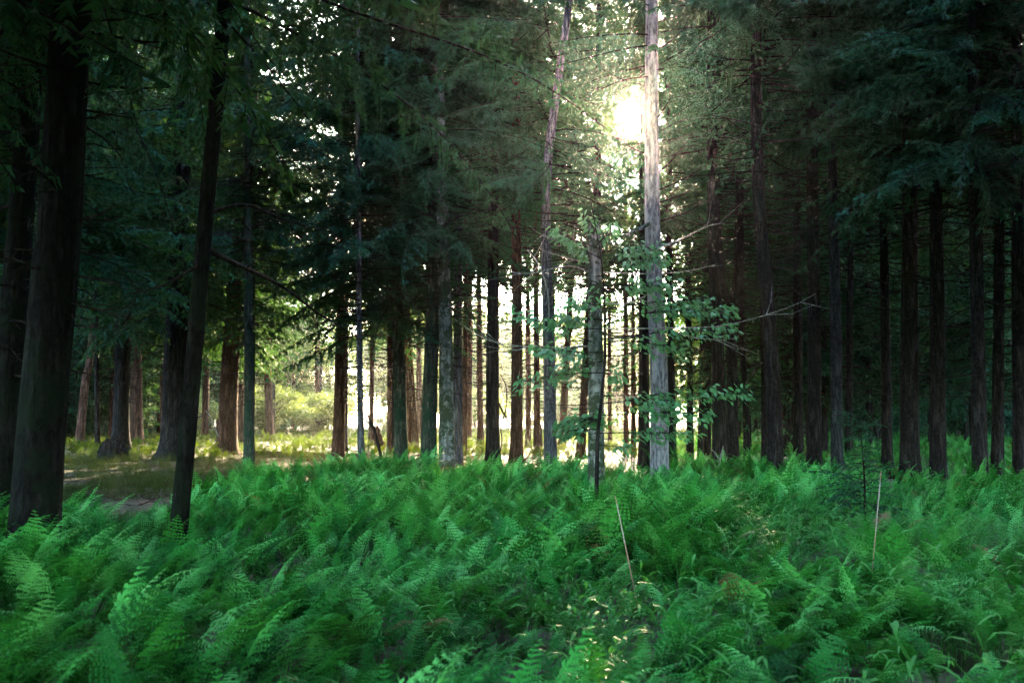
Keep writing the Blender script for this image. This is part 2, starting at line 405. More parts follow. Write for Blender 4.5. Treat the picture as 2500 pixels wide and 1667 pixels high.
def place_crown(part, me, root, axis, scale, base):
    """Pick the turn of the crown that keeps the sun's own gap open."""
    q0 = Vector((0, 0, 1)).rotation_difference(Vector(axis))
    best, bq = None, None
    D = base[1]; near = abs(base[0] - D * sd[0] / sd[1]) < 5.5 and D < 60
    for k in range(60 if near else 1):
        spin = random.uniform(0, 2 * PI); q = q0 @ Quaternion((0, 0, 1), spin)
        if near:
            M = np.array(q.to_matrix()) * scale
            n = (sun_distance(crown_points(me) @ M.T + base) < 0.019 * D).sum()
        else: n = 0
        if best is None or n < best: best, bq = n, q
    part.rotation_mode = 'QUATERNION'; part.rotation_quaternion = bq; part.scale = (scale,) * 3
    return part

def trunk_mesh(P, r0, g, mat, flare=0.5, sides=18, top_frac=0.28, n=44, jag=0):
    """A tapered trunk along control points P (local), with root flare, lumps and furrow relief."""
    Pc = smooth_path(P, 160)
    z = Pc[:, 2]; h = z[-1]
    zs = np.concatenate([np.linspace(-0.25, 1.2, 10), np.linspace(1.2, h, n)[1:]])
    Q = np.stack([np.interp(zs, z, Pc[:, 0]), np.interp(zs, z, Pc[:, 1]), zs], -1)
    t = np.clip(zs / h, 0, 1)
    rad = r0 * (1 - (1 - top_frac) * t ** 1.05)
    th = np.arange(sides) * 2 * PI / sides
    k = g.integers(4, 7); ph = g.uniform(0, 6, 6)
    lob = 0.5 + 0.5 * np.cos(k * th + ph[0]) * 0.8 + 0.25 * np.cos(2 * th + ph[1])
    mod = 1 + flare * np.exp(-np.maximum(zs, 0) / 0.32)[:, None] * (0.45 + 0.75 * lob[None, :])
    mod += 0.035 * np.sin(3 * th[None, :] + zs[:, None] * 0.7 + ph[2]) + 0.03 * np.sin(5 * th[None, :] - zs[:, None] * 1.3 + ph[3]) + g.normal(0, 0.012, mod.shape)
    V, T, Qd = tube(Q, rad, sides, True, mod)
    return V, T, Qd, Q, rad

N_TREES = 0
def hemlock(pts, w, D, label, bark='dark', crown='mid', scale=1.0, twigs='tall', H=20.0, group=None, flare=0.5, name='hemlock_tree', cat='tree', crown_me=None, seed=None):
    """pts: photo pixels up the trunk's middle line from base; w: its width in pixels about 1.5 m up; D metres away."""
    global N_TREES
    N_TREES += 1
    g = np.random.default_rng(100 + N_TREES if seed is None else seed)
    P = [at(x, y, D) for x, y in pts]
    d0 = (P[1] - P[0]) / (P[1][2] - P[0][2])
    gx = P[0] - d0 * P[0][2]; base = np.array([gx[0], D, float(ground_z(gx[0], D))])
    loc = [np.zeros(3)] + [p - base for p in P if p[2] - base[2] > 0.8]
    e = loc[-1] - loc[-2]; e = e / e[2]
    e[:2] = e[:2] * 0.8
    for f in (0.5, 1.0):
        if loc[-1][2] < H: loc.append(loc[-1] + e * (H - loc[-1][2]) * f + np.array([g.normal(0, .1), g.normal(0, .15), 0]) * (0.3 if f < 1 else 1))
    r0 = w / 2 / F * D * 1.03
    root = thing(name, label, cat, base, group)
    V, T, Q, ax, rad = trunk_mesh(np.array(loc), r0, g, None, flare)
    link('trunk', mesh('trunk', V, T, BARK[bark], smooth=True, Q=Q), root)
    lean = np.array(loc[-1]) / np.linalg.norm(loc[-1])
    if crown or crown_me:
        me = crown_me or CROWN[crown][int(g.integers(len(CROWN[crown])))]
        c = link('crown', me, root)
        if crown_me is None: place_crown(c, me, root, lean, scale, base)
    if twigs:
        t = link('dead_twigs', TWIGS[twigs][int(g.integers(3))], root); t['kind'] = 'stuff'
        t.rotation_mode = 'QUATERNION'
        t.rotation_quaternion = Vector((0, 0, 1)).rotation_difference(Vector(lean)) @ Quaternion((0, 0, 1), random.uniform(0, 6.28)); t.scale = (scale,) * 3
    return root, base, ax, rad

def limb(root, P, r0, r1, mat=None, name='limb', sides=7, n=14, subs=0, g=None):
    """A separate branch of a tree through world points P."""
    o = np.array(root.location); C = smooth_path(np.array(P) - o, n)
    bag = Bag(); bag.tube(C, np.linspace(r0, r1, n), sides)
    if subs:
        for _ in range(subs):
            i = int(g.integers(n // 4, n - 1)); tv = C[min(i + 1, n - 1)] - C[i]; tv /= np.linalg.norm(tv)
            d = tv + np.array([g.normal(0, .5), g.normal(0, .6), g.normal(-.1, .4)]); d /= np.linalg.norm(d); l = g.uniform(.2, .8)
            bag.tube(np.array([C[i], C[i] + d * l * .5, C[i] + d * l + g.normal(0, .05, 3)]), [r1 * .8 + .002, r1 * .6 + .001, .0015], 4)
    return link(name, bag.build(name, mat or TWIG, True), root)

# a crown of its own for each tree close to the sun's gap: needles and twigs are cut away along the eye's line to the sun
def gap_crown(base_px, D, zb, l_low, per_m, seed, gap=0.0108):
    x, y = base_px; b = at(x, y, D); b[2] = 0.0
    def avoid(p0, M, s, tri):
        q = (tri.mean(1) * s) @ M.T + p0 + b
        return sun_distance(q) < gap * D * (1 + 0.2 * np.sin(q[:, 0] * 5) * np.sin(q[:, 2] * 6 + 1))
    return crown_mesh('hemlock_crown_cut_for_sun', np.random.default_rng(seed), zb, 22, l_low, 1.8, per_m, BOUGHS, avoid)

T = {}
# ---- the big dark pair close by and the slim leaning tree
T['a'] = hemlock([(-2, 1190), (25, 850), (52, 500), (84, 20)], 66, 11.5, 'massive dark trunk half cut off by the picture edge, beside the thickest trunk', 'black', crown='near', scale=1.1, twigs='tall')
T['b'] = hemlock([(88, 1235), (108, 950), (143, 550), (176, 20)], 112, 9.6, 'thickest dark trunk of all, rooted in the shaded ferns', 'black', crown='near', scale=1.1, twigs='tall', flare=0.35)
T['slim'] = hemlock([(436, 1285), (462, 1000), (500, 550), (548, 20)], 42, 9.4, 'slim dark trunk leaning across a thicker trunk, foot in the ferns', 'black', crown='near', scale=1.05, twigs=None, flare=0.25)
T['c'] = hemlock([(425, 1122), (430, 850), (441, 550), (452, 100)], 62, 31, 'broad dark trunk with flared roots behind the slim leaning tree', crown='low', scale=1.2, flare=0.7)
# ---- left of the clearing
for px, D, cr, sc_, lb in ((100, 19, 'low', 1.15, 'hemlock crown hanging behind the thickest trunk, its own trunk hidden there'), (418, 37, 'mid', 1.2, 'hemlock crown behind the broad flared trunk, its own trunk hidden there'),
                       (296, 44, 'mid', 1.15, 'hemlock crown behind the dark wide rooted trunk, its own trunk hidden there'), (566, 46, 'low', 1.1, 'hemlock crown behind the stout red brown trunk, its own trunk hidden there'),
                       (838, 44, 'mid', 1.1, 'hemlock crown above the clearing, trunk hidden behind the reddish one at the log'), (610, 34, 'mid', 1.15, 'hemlock crown behind the straight narrow grey trunk, its own trunk hidden there'),
                       (1092, 45, 'high', 1.1, 'hemlock crown behind the lichen mottled trunk, its own trunk hidden there'), (1204, 43, 'high', 1.1, 'hemlock crown behind the straight black trunk, its own trunk hidden there'),
                       (1262, 44, 'high', 1.1, 'hemlock crown behind the reddish footed trunk, its own trunk hidden there'), (1342, 43, 'high', 1.1, 'hemlock crown behind the bending grey trunk, its own trunk hidden there'),
                       (661, 63, 'mid', 1.3, 'hemlock crown behind the lone trunk within the misty clearing, its own trunk hidden there'), (776, 74, 'mid', 1.35, 'hemlock crown behind the faint thin trunk far back in the mist'),
                       (965, 40, 'mid', 1.1, 'hemlock crown behind the dark mossy trunk, its own trunk hidden there')):
    hemlock([(px, 1010 + EYE * F / D), (px + 6, 600)], 20 if D > 30 else 26, D, lb, 'dark', cr, sc_)
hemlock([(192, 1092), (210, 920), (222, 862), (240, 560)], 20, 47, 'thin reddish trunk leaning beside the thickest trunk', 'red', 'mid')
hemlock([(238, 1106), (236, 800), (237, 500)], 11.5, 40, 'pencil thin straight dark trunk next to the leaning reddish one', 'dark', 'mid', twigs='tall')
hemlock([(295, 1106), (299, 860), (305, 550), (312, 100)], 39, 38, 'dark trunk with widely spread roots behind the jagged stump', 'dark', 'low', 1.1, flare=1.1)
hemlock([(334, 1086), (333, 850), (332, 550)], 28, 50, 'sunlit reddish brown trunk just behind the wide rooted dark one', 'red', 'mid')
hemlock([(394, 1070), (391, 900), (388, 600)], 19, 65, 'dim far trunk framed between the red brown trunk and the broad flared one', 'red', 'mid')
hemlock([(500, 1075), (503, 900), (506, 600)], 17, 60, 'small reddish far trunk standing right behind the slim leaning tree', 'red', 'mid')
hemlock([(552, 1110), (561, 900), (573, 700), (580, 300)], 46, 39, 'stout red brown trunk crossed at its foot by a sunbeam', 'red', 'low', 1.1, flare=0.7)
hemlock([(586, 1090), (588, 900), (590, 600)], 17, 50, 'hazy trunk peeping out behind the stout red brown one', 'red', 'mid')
T['k'] = hemlock([(608, 1137), (607, 900), (605, 550), (603, 100)], 24, 26, 'straight narrow grey trunk in front of the stout red brown one', 'mossy', 'mid', 1.0)
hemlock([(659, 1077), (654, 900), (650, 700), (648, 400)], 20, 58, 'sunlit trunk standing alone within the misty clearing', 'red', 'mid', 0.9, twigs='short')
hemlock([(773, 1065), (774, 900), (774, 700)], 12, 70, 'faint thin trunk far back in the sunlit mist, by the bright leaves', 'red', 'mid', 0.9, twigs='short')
# ---- the row along the back of the fern bed
hemlock([(826, 1124), (831, 900), (836, 650), (840, 200)], 29, 32, 'reddish trunk rising from the lit ground at the fallen log', 'red', 'mid', 1.05)
hemlock([(882, 1137), (878, 900), (876, 700), (874, 200)], 16, 26, 'very slender bluish trunk beside the leaning dead stick', 'grey', 'mid', 0.85)
hemlock([(905, 1101), (908, 900), (910, 600)], 12.5, 50, 'thin hazy trunk just behind the broken snag', 'red', 'mid', 0.9)
hemlock([(953, 1110), (952, 900), (950, 500)], 16, 40, 'rust coloured trunk touching the dark mossy one from behind', 'red', 'mid', 0.95)
hemlock([(978, 1130), (975, 900), (968, 700), (955, 300)], 32, 29, 'dark mossy trunk wrapped in drooping hemlock sprays', 'mossy', 'low', 1.05)
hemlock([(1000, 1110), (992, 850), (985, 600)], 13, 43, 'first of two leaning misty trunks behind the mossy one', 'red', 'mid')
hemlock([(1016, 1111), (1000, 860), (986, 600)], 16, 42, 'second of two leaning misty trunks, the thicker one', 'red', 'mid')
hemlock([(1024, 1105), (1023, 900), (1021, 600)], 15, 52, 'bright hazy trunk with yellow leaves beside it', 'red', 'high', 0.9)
hemlock([(1047, 1135), (1050, 950), (1056, 750), (1062, 300)], 38, 27.5, 'dark swollen trunk pressed against the lichen mottled one', 'mossy', 'mid', 1.05, flare=0.25)
hemlock([(1092, 1132), (1090, 950), (1087, 780), (1075, 310), (1068, 20)], 37, 27, 'pale trunk mottled with dark moss and lichen patches', 'mottled', 'high', 1.1, flare=0.25)
hemlock([(1117, 1122), (1118, 900), (1119, 600), (1120, 200)], 24, 30, 'smooth bluish trunk behind the lichen mottled one', 'grey', 'high')
hemlock([(1132, 1112), (1136, 850), (1139, 600)], 14, 38, 'narrow rust dark trunk tucked behind the smooth bluish one', 'red', 'mid')
hemlock([(1145, 1113), (1147, 900), (1149, 600)], 13, 46, 'mist whitened slender trunk nearest to the smooth bluish one', 'red', 'high')
hemlock([(1174, 1110), (1171, 900), (1168, 600)], 16, 45, 'mist whitened trunk curving at its foot, beside the straight black one', 'red', 'high')
T['r'] = hemlock([(1203, 1127), (1203, 900), (1204, 600), (1204, 200)], 33, 29.5, 'straight black trunk with a dangling dead vine at its side', 'dark', 'high', 1.05)
hemlock([(1260, 1128), (1262, 900), (1261, 600), (1260, 200)], 29, 30, 'black trunk with a reddish foot, next beyond the dangling vine', 'red', 'high', 1.05, flare=0.6)
hemlock([(1290, 1110), (1289, 850), (1288, 550)], 14, 48, 'glowing hazy trunk between the reddish footed one and a darker thin one', 'red', 'high')
hemlock([(1311, 1120), (1310, 900), (1308, 600)], 16, 40, 'thin trunk dark above and misty below, before the glowing gap', 'red', 'high')
gap0 = gap_crown((1344, 1138), 26.5, 7.2, 3.4, 8.0, 43, 0.0108)
T['bent'] = hemlock([(1344, 1138), (1341, 900), (1333, 600), (1337, 400), (1364, 190), (1387, 20)], 31, 26.5, 'grey trunk that bends sideways high up', 'grey', None, 1.0, crown_me=gap0, flare=0.2)
hemlock([(1370, 1110), (1388, 800), (1408, 450)], 18, 46, 'misty trunk slanting behind the leafy sapling', 'red', 'high')
hemlock([(1416, 1120), (1430, 900), (1444, 650)], 20, 38, 'reddish leaning trunk half hidden by the broken topped one', 'red', None, crown_me=gap_crown((1430, 1120), 38, 6.5, 3.2, 8.0, 34, 0.0108))
hemlock([(1489, 1115), (1488, 800), (1487, 500)], 10, 45, 'skinny reddish trunk seen through the sapling leaves', 'red', None, crown_me=gap_crown((1488, 1115), 45, 6.5, 3.0, 8.0, 36, 0.0108))
hemlock([(1529, 1120), (1528, 850), (1526, 500)], 13, 41, 'left one of two thin reddish trunks behind the sapling', 'red', None, crown_me=gap_crown((1527, 1120), 41, 6.5, 3.2, 8.0, 35, 0.0108))
hemlock([(1547, 1121), (1546, 850), (1542, 500)], 13, 39.5, 'right one of two thin reddish trunks behind the sapling', 'red', None, twigs='tall', H=9.5)
gap1 = gap_crown((1572, 1128), 30, 6.8, 3.1, 8.0, 31, 0.0108)
hemlock([(1573, 1130), (1572, 900), (1571, 500), (1568, 20)], 27, 30, 'dark trunk close behind the pale sun-haloed one', 'dark', None, crown_me=gap1)
gap4 = gap_crown((1456, 1120), 35, 7.0, 3.6, 8.0, 41, 0.0108)  # extra crown added to block sun leaking into the near haze
hemlock([(1456, 1010 + EYE * F / 35), (1458, 600)], 26, 35, 'hemlock crown added over the sapling to block stray sun, trunk behind the broken topped one', 'dark', None, crown_me=gap4)
gap5 = gap_crown((1614, 1120), 37, 7.4, 3.4, 8.0, 42, 0.0108)  # another crown added to keep stray sun off the near haze
hemlock([(1614, 1010 + EYE * F / 37), (1600, 600)], 24, 37, 'hemlock crown added behind the pale trunk to block stray sun, its trunk hidden there', 'dark', None, crown_me=gap5)
gap3 = gap_crown((1640, 1134), 30, 7.4, 3.0, 8.0, 33, 0.0108)
gap2 = gap_crown((1610, 1130), 21, 8.8, 2.6, 5.0, 32, 0.0108)
T['pale'] = hemlock([(1611, 1132), (1608, 930), (1598, 690), (1592, 450), (1591, 10)], 45, 21, 'tall pale grey trunk with the sun glaring at its side', 'pale', None, crown_me=gap2, twigs=None, flare=0.12, H=21)
hemlock([(1642, 1134), (1639, 900), (1634, 600)], 18.5, 30, 'black trunk showing just past the pale sun-haloed one', 'dark', None, crown_me=gap3)
hemlock([(1685, 1130), (1683, 900), (1679, 600)], 17, 32, 'thin dark trunk between the pale tree and the forked tree', 'dark', None, twigs='tall')
hemlock([(1711, 1136), (1715, 900), (1722, 650)], 17, 33, 'slanting thin trunk against the left side of a thick curved one', 'dark', 'high')
hemlock([(1729, 1130), (1731, 900), (1733, 600)], 10, 39, 'hair thin trunk glimpsed behind the thick curved one', 'red', 'high')
hemlock([(1757, 1142), (1754, 900), (1742, 600), (1738, 300), (1738, 20)], 34, 26, 'thick curved dark trunk with a pale stick at its foot', 'dark', 'high', 1.1)
T['fork'] = hemlock([(1790, 1142), (1788, 900), (1787, 760), (1802, 660), (1806, 450)], 27, 27, 'dark forked tree with a limb curving up like a horn', 'dark', 'high', 1.05)
T['stubby'] = hemlock([(1824, 1142), (1820, 950), (1812, 850), (1810, 550)], 16, 30, 'thin kinked trunk carrying a slanted lichen covered limb', 'dark', 'high')
hemlock([(1868, 1145), (1866, 900), (1862, 600)], 18, 29, 'dark trunk overlapped by the large leaning grey black one', 'dark', 'high')
hemlock([(1893, 1160), (1885, 900), (1869, 680), (1850, 420), (1845, 20)], 38, 21.5, 'large grey black trunk leaning over, thicker than its neighbours', 'dark', 'high', 1.1, flare=0.3)
hemlock([(1912, 1125), (1911, 850), (1909, 550)], 8, 40, 'nearer rim-lit pole of a thin pair past the large leaning trunk', 'red', 'high')
hemlock([(1926, 1128), (1925, 850), (1924, 550)], 10, 38, 'darker pole of a thin pair past the large leaning trunk', 'dark', 'high')
hemlock([(1950, 1146), (1948, 900), (1946, 600), (1944, 200)], 24, 29, 'straight dark trunk before the tip of the long lichen branch', 'dark', 'high', 1.0)
hemlock([(1988, 1152), (1988, 900), (1985, 600), (1982, 200)], 35, 23.5, 'wide brown black trunk at the tip of the long lichen branch', 'dark', 'high', 1.05)
hemlock([(2043, 1148), (2042, 900), (2037, 650), (2029, 200)], 29, 22.5, 'blue grey trunk standing behind the little hemlock', 'slate', 'high', 1.0)
hemlock([(2072, 1125), (2074, 850), (2077, 550)], 18, 32, 'black trunk hidden to one side by the blue grey one', 'dark', 'high')
hemlock([(2167, 1150), (2163, 900), (2158, 600)], 25, 25.5, 'black trunk just beyond the tall thin stake', 'dark', 'mid', 1.0)
hemlock([(2220, 1156), (2221, 900), (2222, 600)], 45, 22, 'very wide dim trunk in the shade beyond the stake', 'dark', 'high', 1.1)
hemlock([(2290, 1163), (2288, 900), (2286, 600)], 38, 20.5, 'dim trunk next after the very wide one in deep shade', 'dark', 'mid', 1.1)
hemlock([(2392, 1172), (2388, 900), (2384, 600)], 35, 18.5, 'near black trunk deep in the darkest corner, first of three', 'dark', 'mid', 1.0)
hemlock([(2434, 1160), (2437, 900), (2440, 600)], 28, 21, 'near black trunk deep in the darkest corner, middle of three', 'dark', 'high', 1.0)
hemlock([(2490, 1175), (2487, 900), (2484, 600)], 32, 19, 'near black trunk deep in the darkest corner, last of three', 'dark', 'mid', 1.0)

# the arching bare limb of the slim tree and the horn of the forked tree
g7 = np.random.default_rng(77)
def px_path(pts): return [at(x, y, D) for x, y, D in pts]
limb(T['slim'][0], px_path([(500, 600, 9.4), (540, 628, 9.8), (610, 660, 10.6), (690, 700, 11.6), (770, 760, 12.6), (835, 800, 13.4), (880, 830, 14)]), 0.032, 0.006, subs=7, g=g7)
limb(T['slim'][0], px_path([(497, 640, 9.4), (450, 668, 9.2), (390, 700, 9.0), (300, 720, 8.8)]), 0.018, 0.004, subs=6, g=g7)
limb(T['slim'][0], px_path([(509, 520, 9.4), (600, 500, 9.8), (700, 540, 10.2), (790, 560, 10.6)]), 0.02, 0.004, subs=7, g=g7)
limb(T['fork'][0], px_path([(1788, 775, 27), (1775, 735, 27), (1765, 700, 27.1), (1758, 640, 27.2), (1752, 540, 27.3), (1746, 380, 27.4)]), 0.13, 0.05, BARK['dark'], sides=10)
limb(T['stubby'][0], px_path([(1814, 965, 29.9), (1826, 935, 29.2), (1842, 908, 28.5), (1858, 885, 27.8)]), 0.075, 0.05, BARK['mottled'], sides=8)
limb(T['stubby'][0], px_path([(1811, 960, 30), (1806, 978, 30.5), (1796, 1000, 31.2)]), 0.06, 0.035, BARK['mottled'], sides=8)
limb(T['pale'][0], px_path([(1592, 542, 21), (1560, 560, 20.6), (1525, 575, 20.3), (1470, 595, 20)]), 0.045, 0.012, BARK['mottled'], subs=6, g=g7)
limb(T['pale'][0], px_path([(1600, 605, 21), (1650, 590, 20.6), (1700, 565, 20.2), (1735, 550, 20), (1768, 545, 19.8)]), 0.028, 0.006, PALEWOOD, subs=4, g=g7)
for k, (x0, y0, x1, y1) in enumerate([(1595, 470, 1760, 380), (1596, 500, 1740, 430), (1598, 430, 1690, 330), (1600, 545, 1765, 470), (1590, 380, 1500, 330), (1590, 300, 1640, 235), (1588, 210, 1470, 170), (1590, 130, 1680, 60)]):
    dz = g7.uniform(-1.5, 1.5)
    limb(T['pale'][0], px_path([(x0, y0, 21), ((x0 + x1) / 2, (y0 + y1) / 2 + 8, 21 + dz / 2), (x1, y1, 21 + dz)]), 0.02, 0.004, TWIG, subs=5, g=g7)
limb(T['r'][0], px_path([(1216, 1118, 29.2), (1226, 1080, 29.2), (1222, 1040, 29.2), (1235, 1000, 29.3), (1237, 950, 29.3), (1228, 925, 29.3), (1222, 915, 29.4)]), 0.02, 0.015, TWIG, name='dead_vine')
limb(T['r'][0], px_path([(1218, 985, 29.4), (1230, 1010, 29), (1246, 1036, 28.7)]), 0.03, 0.02, TWIG, name='dead_vine')

# the snag with a broken forked top beside the sapling
def snag():
    g = np.random.default_rng(8); D = 17.5
    P = [at(1455, 1160, D), at(1454, 900, D), at(1452, 700, D), at(1447, 566, D)]
    base = np.array([P[0][0], D, float(ground_z(P[0][0], D))])
    root = thing('broken_tree', 'thick bluish dead trunk with its top broken off, behind the sapling', 'dead tree', base)
    loc = [np.zeros(3)] + [p - base for p in P[1:]]
    V, Tt, Q, ax, rad = trunk_mesh(np.array(loc), 42 / 2 / F * D, g, None, 0.25, top_frac=0.72)
    s = 18; top = np.arange(len(V) - 1 - s, len(V) - 1)
    V[top, 2] += g.uniform(-0.35, 0.25, s); V[-1, 2] -= 0.35
    link('trunk', mesh('trunk', V, Tt, BARK['mottled'], smooth=True, Q=Q), root)
    for a, (pts) in enumerate([[(1446, 665, D), (1428, 610, D - .2), (1415, 570, D - .3)], [(1456, 650, D), (1466, 600, D - .1), (1468, 560, D)], [(1453, 740, D - .15), (1440, 690, D - .3), (1436, 640, D - .35)]]):
        limb(root, px_path(pts), 0.05, 0.02, BARK['mossy'], name='branch_stub', sides=8)
    t = link('dead_twigs', TWIGS['short'][1], root); t['kind'] = 'stuff'; t.scale = (0.8,) * 3
    return root
SNAG = snag()
for pts in ([(1440, 665, 17.2), (1400, 650, 16.8), (1350, 655, 16.5), (1290, 668, 16.2), (1235, 662, 16)],
            [(1440, 600, 17.3), (1400, 592, 17), (1350, 585, 16.8), (1325, 575, 16.6), (1305, 590, 16.5)],
            [(1440, 640, 17.3), (1390, 632, 17), (1330, 612, 16.8)],
            [(1435, 845, 17.2), (1370, 848, 16.8), (1250, 843, 16.4), (1180, 825, 16.2), (1110, 780, 16)],
            [(1290, 845, 16.5), (1255, 855, 16.4), (1215, 838, 16.3)],
            [(1440, 870, 17.2), (1370, 865, 16.6), (1300, 830, 16)]):
    limb(SNAG, px_path(pts), 0.012, 0.004, PALEWOOD, name='bare_branch', subs=4, g=g7)
limb(SNAG, px_path([(1288, 610, 16.4), (1312, 640, 16.4), (1325, 670, 16.35), (1338, 720, 16.3), (1341, 790, 16.3)]), 0.013, 0.007, PALEWOOD, name='bare_branch', subs=3, g=g7)

# ------------------------------------------------------------------ deep woods and the far edge of the clearing
gd = np.random.default_rng(44)
def deep_tree(px, D, crown, label, group, w=None, bark='dark', scale=None, twigs='tall', H=20):
    b = at(px, 1000, D)
    yb = 1010 + EYE * F / D
    lean = gd.normal(0, 6)
    w = w or gd.uniform(0.14, 0.34) * F / D
    hemlock([(px, yb), (px + lean, yb - 300)], w, D, label, bark, crown, scale or gd.uniform(0.9, 1.15), twigs, H, group, flare=0.35)
for k in range(46):
    D = float(gd.uniform(31, 72)); px = float(gd.uniform(1690, 2640))
    deep_tree(px, D, 'deep' if gd.random() < 0.55 else 'deep_low', 'slim dark trunk deep in the shaded right-hand woods', 'slim trunks deep in the dark woods on the right')
for k in range(22):
    D = float(gd.uniform(44, 85)); px = float(gd.uniform(-160, 470))
    deep_tree(px, D, 'deep_low' if D > 66 or px < 100 else 'deep', 'dim brown trunk deep in the woods beyond the jagged stump', 'dim trunks deep in the woods beyond the stump', bark='red')

def leafy_crown(name, g, h, rx, n_cl, per, leaf=0.13):
    bag = Bag(); tr = []
    for k in range(n_cl):
        u = g.normal(0, 1, 3); u /= np.linalg.norm(u); u *= g.uniform(0.35, 1.0) ** 0.5
        c = np.array([u[0] * rx, u[1] * rx, h * 0.58 + u[2] * h * 0.40]); r = g.uniform(0.35, 0.85) * rx / 3
        P = c + g.normal(0, 1, (per, 3)) * np.array([r, r, r * 0.45])
        d = g.normal(0, 1, (per, 3)); d[:, 2] *= 0.5; d /= np.linalg.norm(d, axis=1)[:, None]
        nn = np.array([0, 0, 1.0]) + g.normal(0, 0.5, (per, 3))
        tr.append(tri_blades(P, d, nn, leaf * g.uniform(0.6, 1.4, per), leaf * 0.75 * g.uniform(0.7, 1.3, per)))
        s = np.array([0, 0, h * g.uniform(0.2, 0.5)])
        bag.tube(np.array([s, (s + c) / 2 + [0, 0, .2], c]), [0.035, 0.02, 0.008], 4, 1, cap=False)
    bag.soup(np.concatenate(tr), 0)
    return bag.build(name, [LEAFY, TWIG])
LEAFY_C = [leafy_crown('leafy_crown', gd, 8.0, 2.6, 46, 230, 0.17) for _ in range(3)]
LEAFY_S = [leafy_crown('leafy_bush', gd, 3.0, 1.8, 26, 230, 0.13) for _ in range(2)]
def leafy_tree(px, D, h, label, group, name='leafy_tree', cat='tree', lib=None, h0=8.0):
    b = at(px, 1000, D); base = np.array([b[0], D, float(ground_z(b[0], D))])
    root = thing(name, label, cat, base, group); s = h / h0
    lib = lib or LEAFY_C
    P = np.array([[0, 0, 0], [gd.normal(0, .1), gd.normal(0, .1), h * .4], [gd.normal(0, .2), gd.normal(0, .2), h * .75]])
    V, Tt, Q, _, _ = trunk_mesh(P, 0.014 * h + 0.01, gd, None, 0.2, sides=9, n=14)
    link('trunk', mesh('trunk', V, Tt, BARK['red'], smooth=True, Q=Q), root)
    c = link('crown', lib[int(gd.integers(len(lib)))], root); c.scale = (s * gd.uniform(.85, 1.2), s * gd.uniform(.85, 1.2), s); c.rotation_euler = (0, 0, float(gd.uniform(0, 6.28)))
    return root
for k in range(40):
    D = float(gd.uniform(84, 130)); px = float(gd.uniform(60, 1760)); side = 'behind the left hand trunks' if px < 880 else 'behind the middle trunks'
    hmax = min(16, (D - 50) * math.tan(SUN_EL) * 0.75)
    leafy_tree(px, D, float(max(4, hmax * gd.uniform(0.6, 1))), 'yellow green leafy tree at the far edge of the clearing, ' + side, 'leafy trees at the far edge ' + side)
for k in range(20):
    D = float(gd.uniform(92, 128)); px = float(gd.uniform(930, 1580)); hmax = min(17, (D - 50) * math.tan(SUN_EL) * 0.8)
    leafy_tree(px, D, float(hmax * gd.uniform(0.8, 1)), 'yellow green leafy tree at the far edge of the clearing, behind the middle trunks', 'leafy trees at the far edge behind the middle trunks')
for px, D, h in ((648, 84, 9.5), (715, 80, 8.5), (800, 88, 10.5), (1035, 74, 6.5)):
    leafy_tree(px, D, h, 'bright yellow green backlit tree over the middle of the sunlit clearing', 'backlit trees in the clearing')
for k in range(26):
    D = float(gd.uniform(64, 84)); px = float(gd.choice([gd.uniform(590, 830), gd.uniform(900, 1500), gd.uniform(60, 480)]))
    leafy_tree(px, D, float(gd.uniform(1.6, 3.6)), 'low hazy green bush at the back of the clearing', 'low bushes at the back of the clearing', 'leafy_bush', 'bush', LEAFY_S, 3.0)

# ------------------------------------------------------------------ geometry-node scatter for what nobody could count
def scatter(name, P, rz, scl, idx, srcs, label, tilt=0.12, seed=0):
    g = np.random.default_rng(seed); n = len(P)
    me = bpy.data.meshes.new(name); me.vertices.add(n); me.vertices.foreach_set('co', np.asarray(P, np.float32).ravel())
    rot = np.stack([g.normal(0, tilt, n), g.normal(0, tilt, n), rz], -1).astype(np.float32)
    a = me.attributes.new('turn', 'FLOAT_VECTOR', 'POINT'); a.data.foreach_set('vector', rot.ravel())
    a = me.attributes.new('size', 'FLOAT', 'POINT'); a.data.foreach_set('value', np.asarray(scl, np.float32))
    a = me.attributes.new('pick', 'INT', 'POINT'); a.data.foreach_set('value', np.asarray(idx, np.int32))
    o = link(name, me); tag(o, label, kind='stuff')
    ng = bpy.data.node_groups.new(name, 'GeometryNodeTree')
    ng.interface.new_socket('Geometry', in_out='INPUT', socket_type='NodeSocketGeometry')
    ng.interface.new_socket('Geometry', in_out='OUTPUT', socket_type='NodeSocketGeometry')
    N = ng.nodes; L = ng.links
    gi = N.new('NodeGroupInput'); go = N.new('NodeGroupOutput')
    g2i = N.new('GeometryNodeGeometryToInstance')
    for s in reversed(srcs):
        ob = bpy.data.objects.new(s.name, s)
        oi = N.new('GeometryNodeObjectInfo'); oi.inputs['Object'].default_value = ob
        L.new(oi.outputs['Geometry'], g2i.inputs[0])
    iop = N.new('GeometryNodeInstanceOnPoints'); iop.inputs['Pick Instance'].default_value = True
    def attr(nm, ty):
        q = N.new('GeometryNodeInputNamedAttribute'); q.data_type = ty; q.inputs['Name'].default_value = nm
        return q.outputs['Attribute']
    e2r = N.new('FunctionNodeEulerToRotation'); L.new(attr('turn', 'FLOAT_VECTOR'), e2r.inputs[0])
    L.new(gi.outputs[0], iop.inputs['Points']); L.new(g2i.outputs[0], iop.inputs['Instance'])
    L.new(attr('pick', 'INT'), iop.inputs['Instance Index']); L.new(e2r.outputs[0], iop.inputs['Rotation']); L.new(attr('size', 'FLOAT'), iop.inputs['Scale'])
    L.new(iop.outputs[0], go.inputs[0])
    md = o.modifiers.new('scatter', 'NODES'); md.node_group = ng
    return o

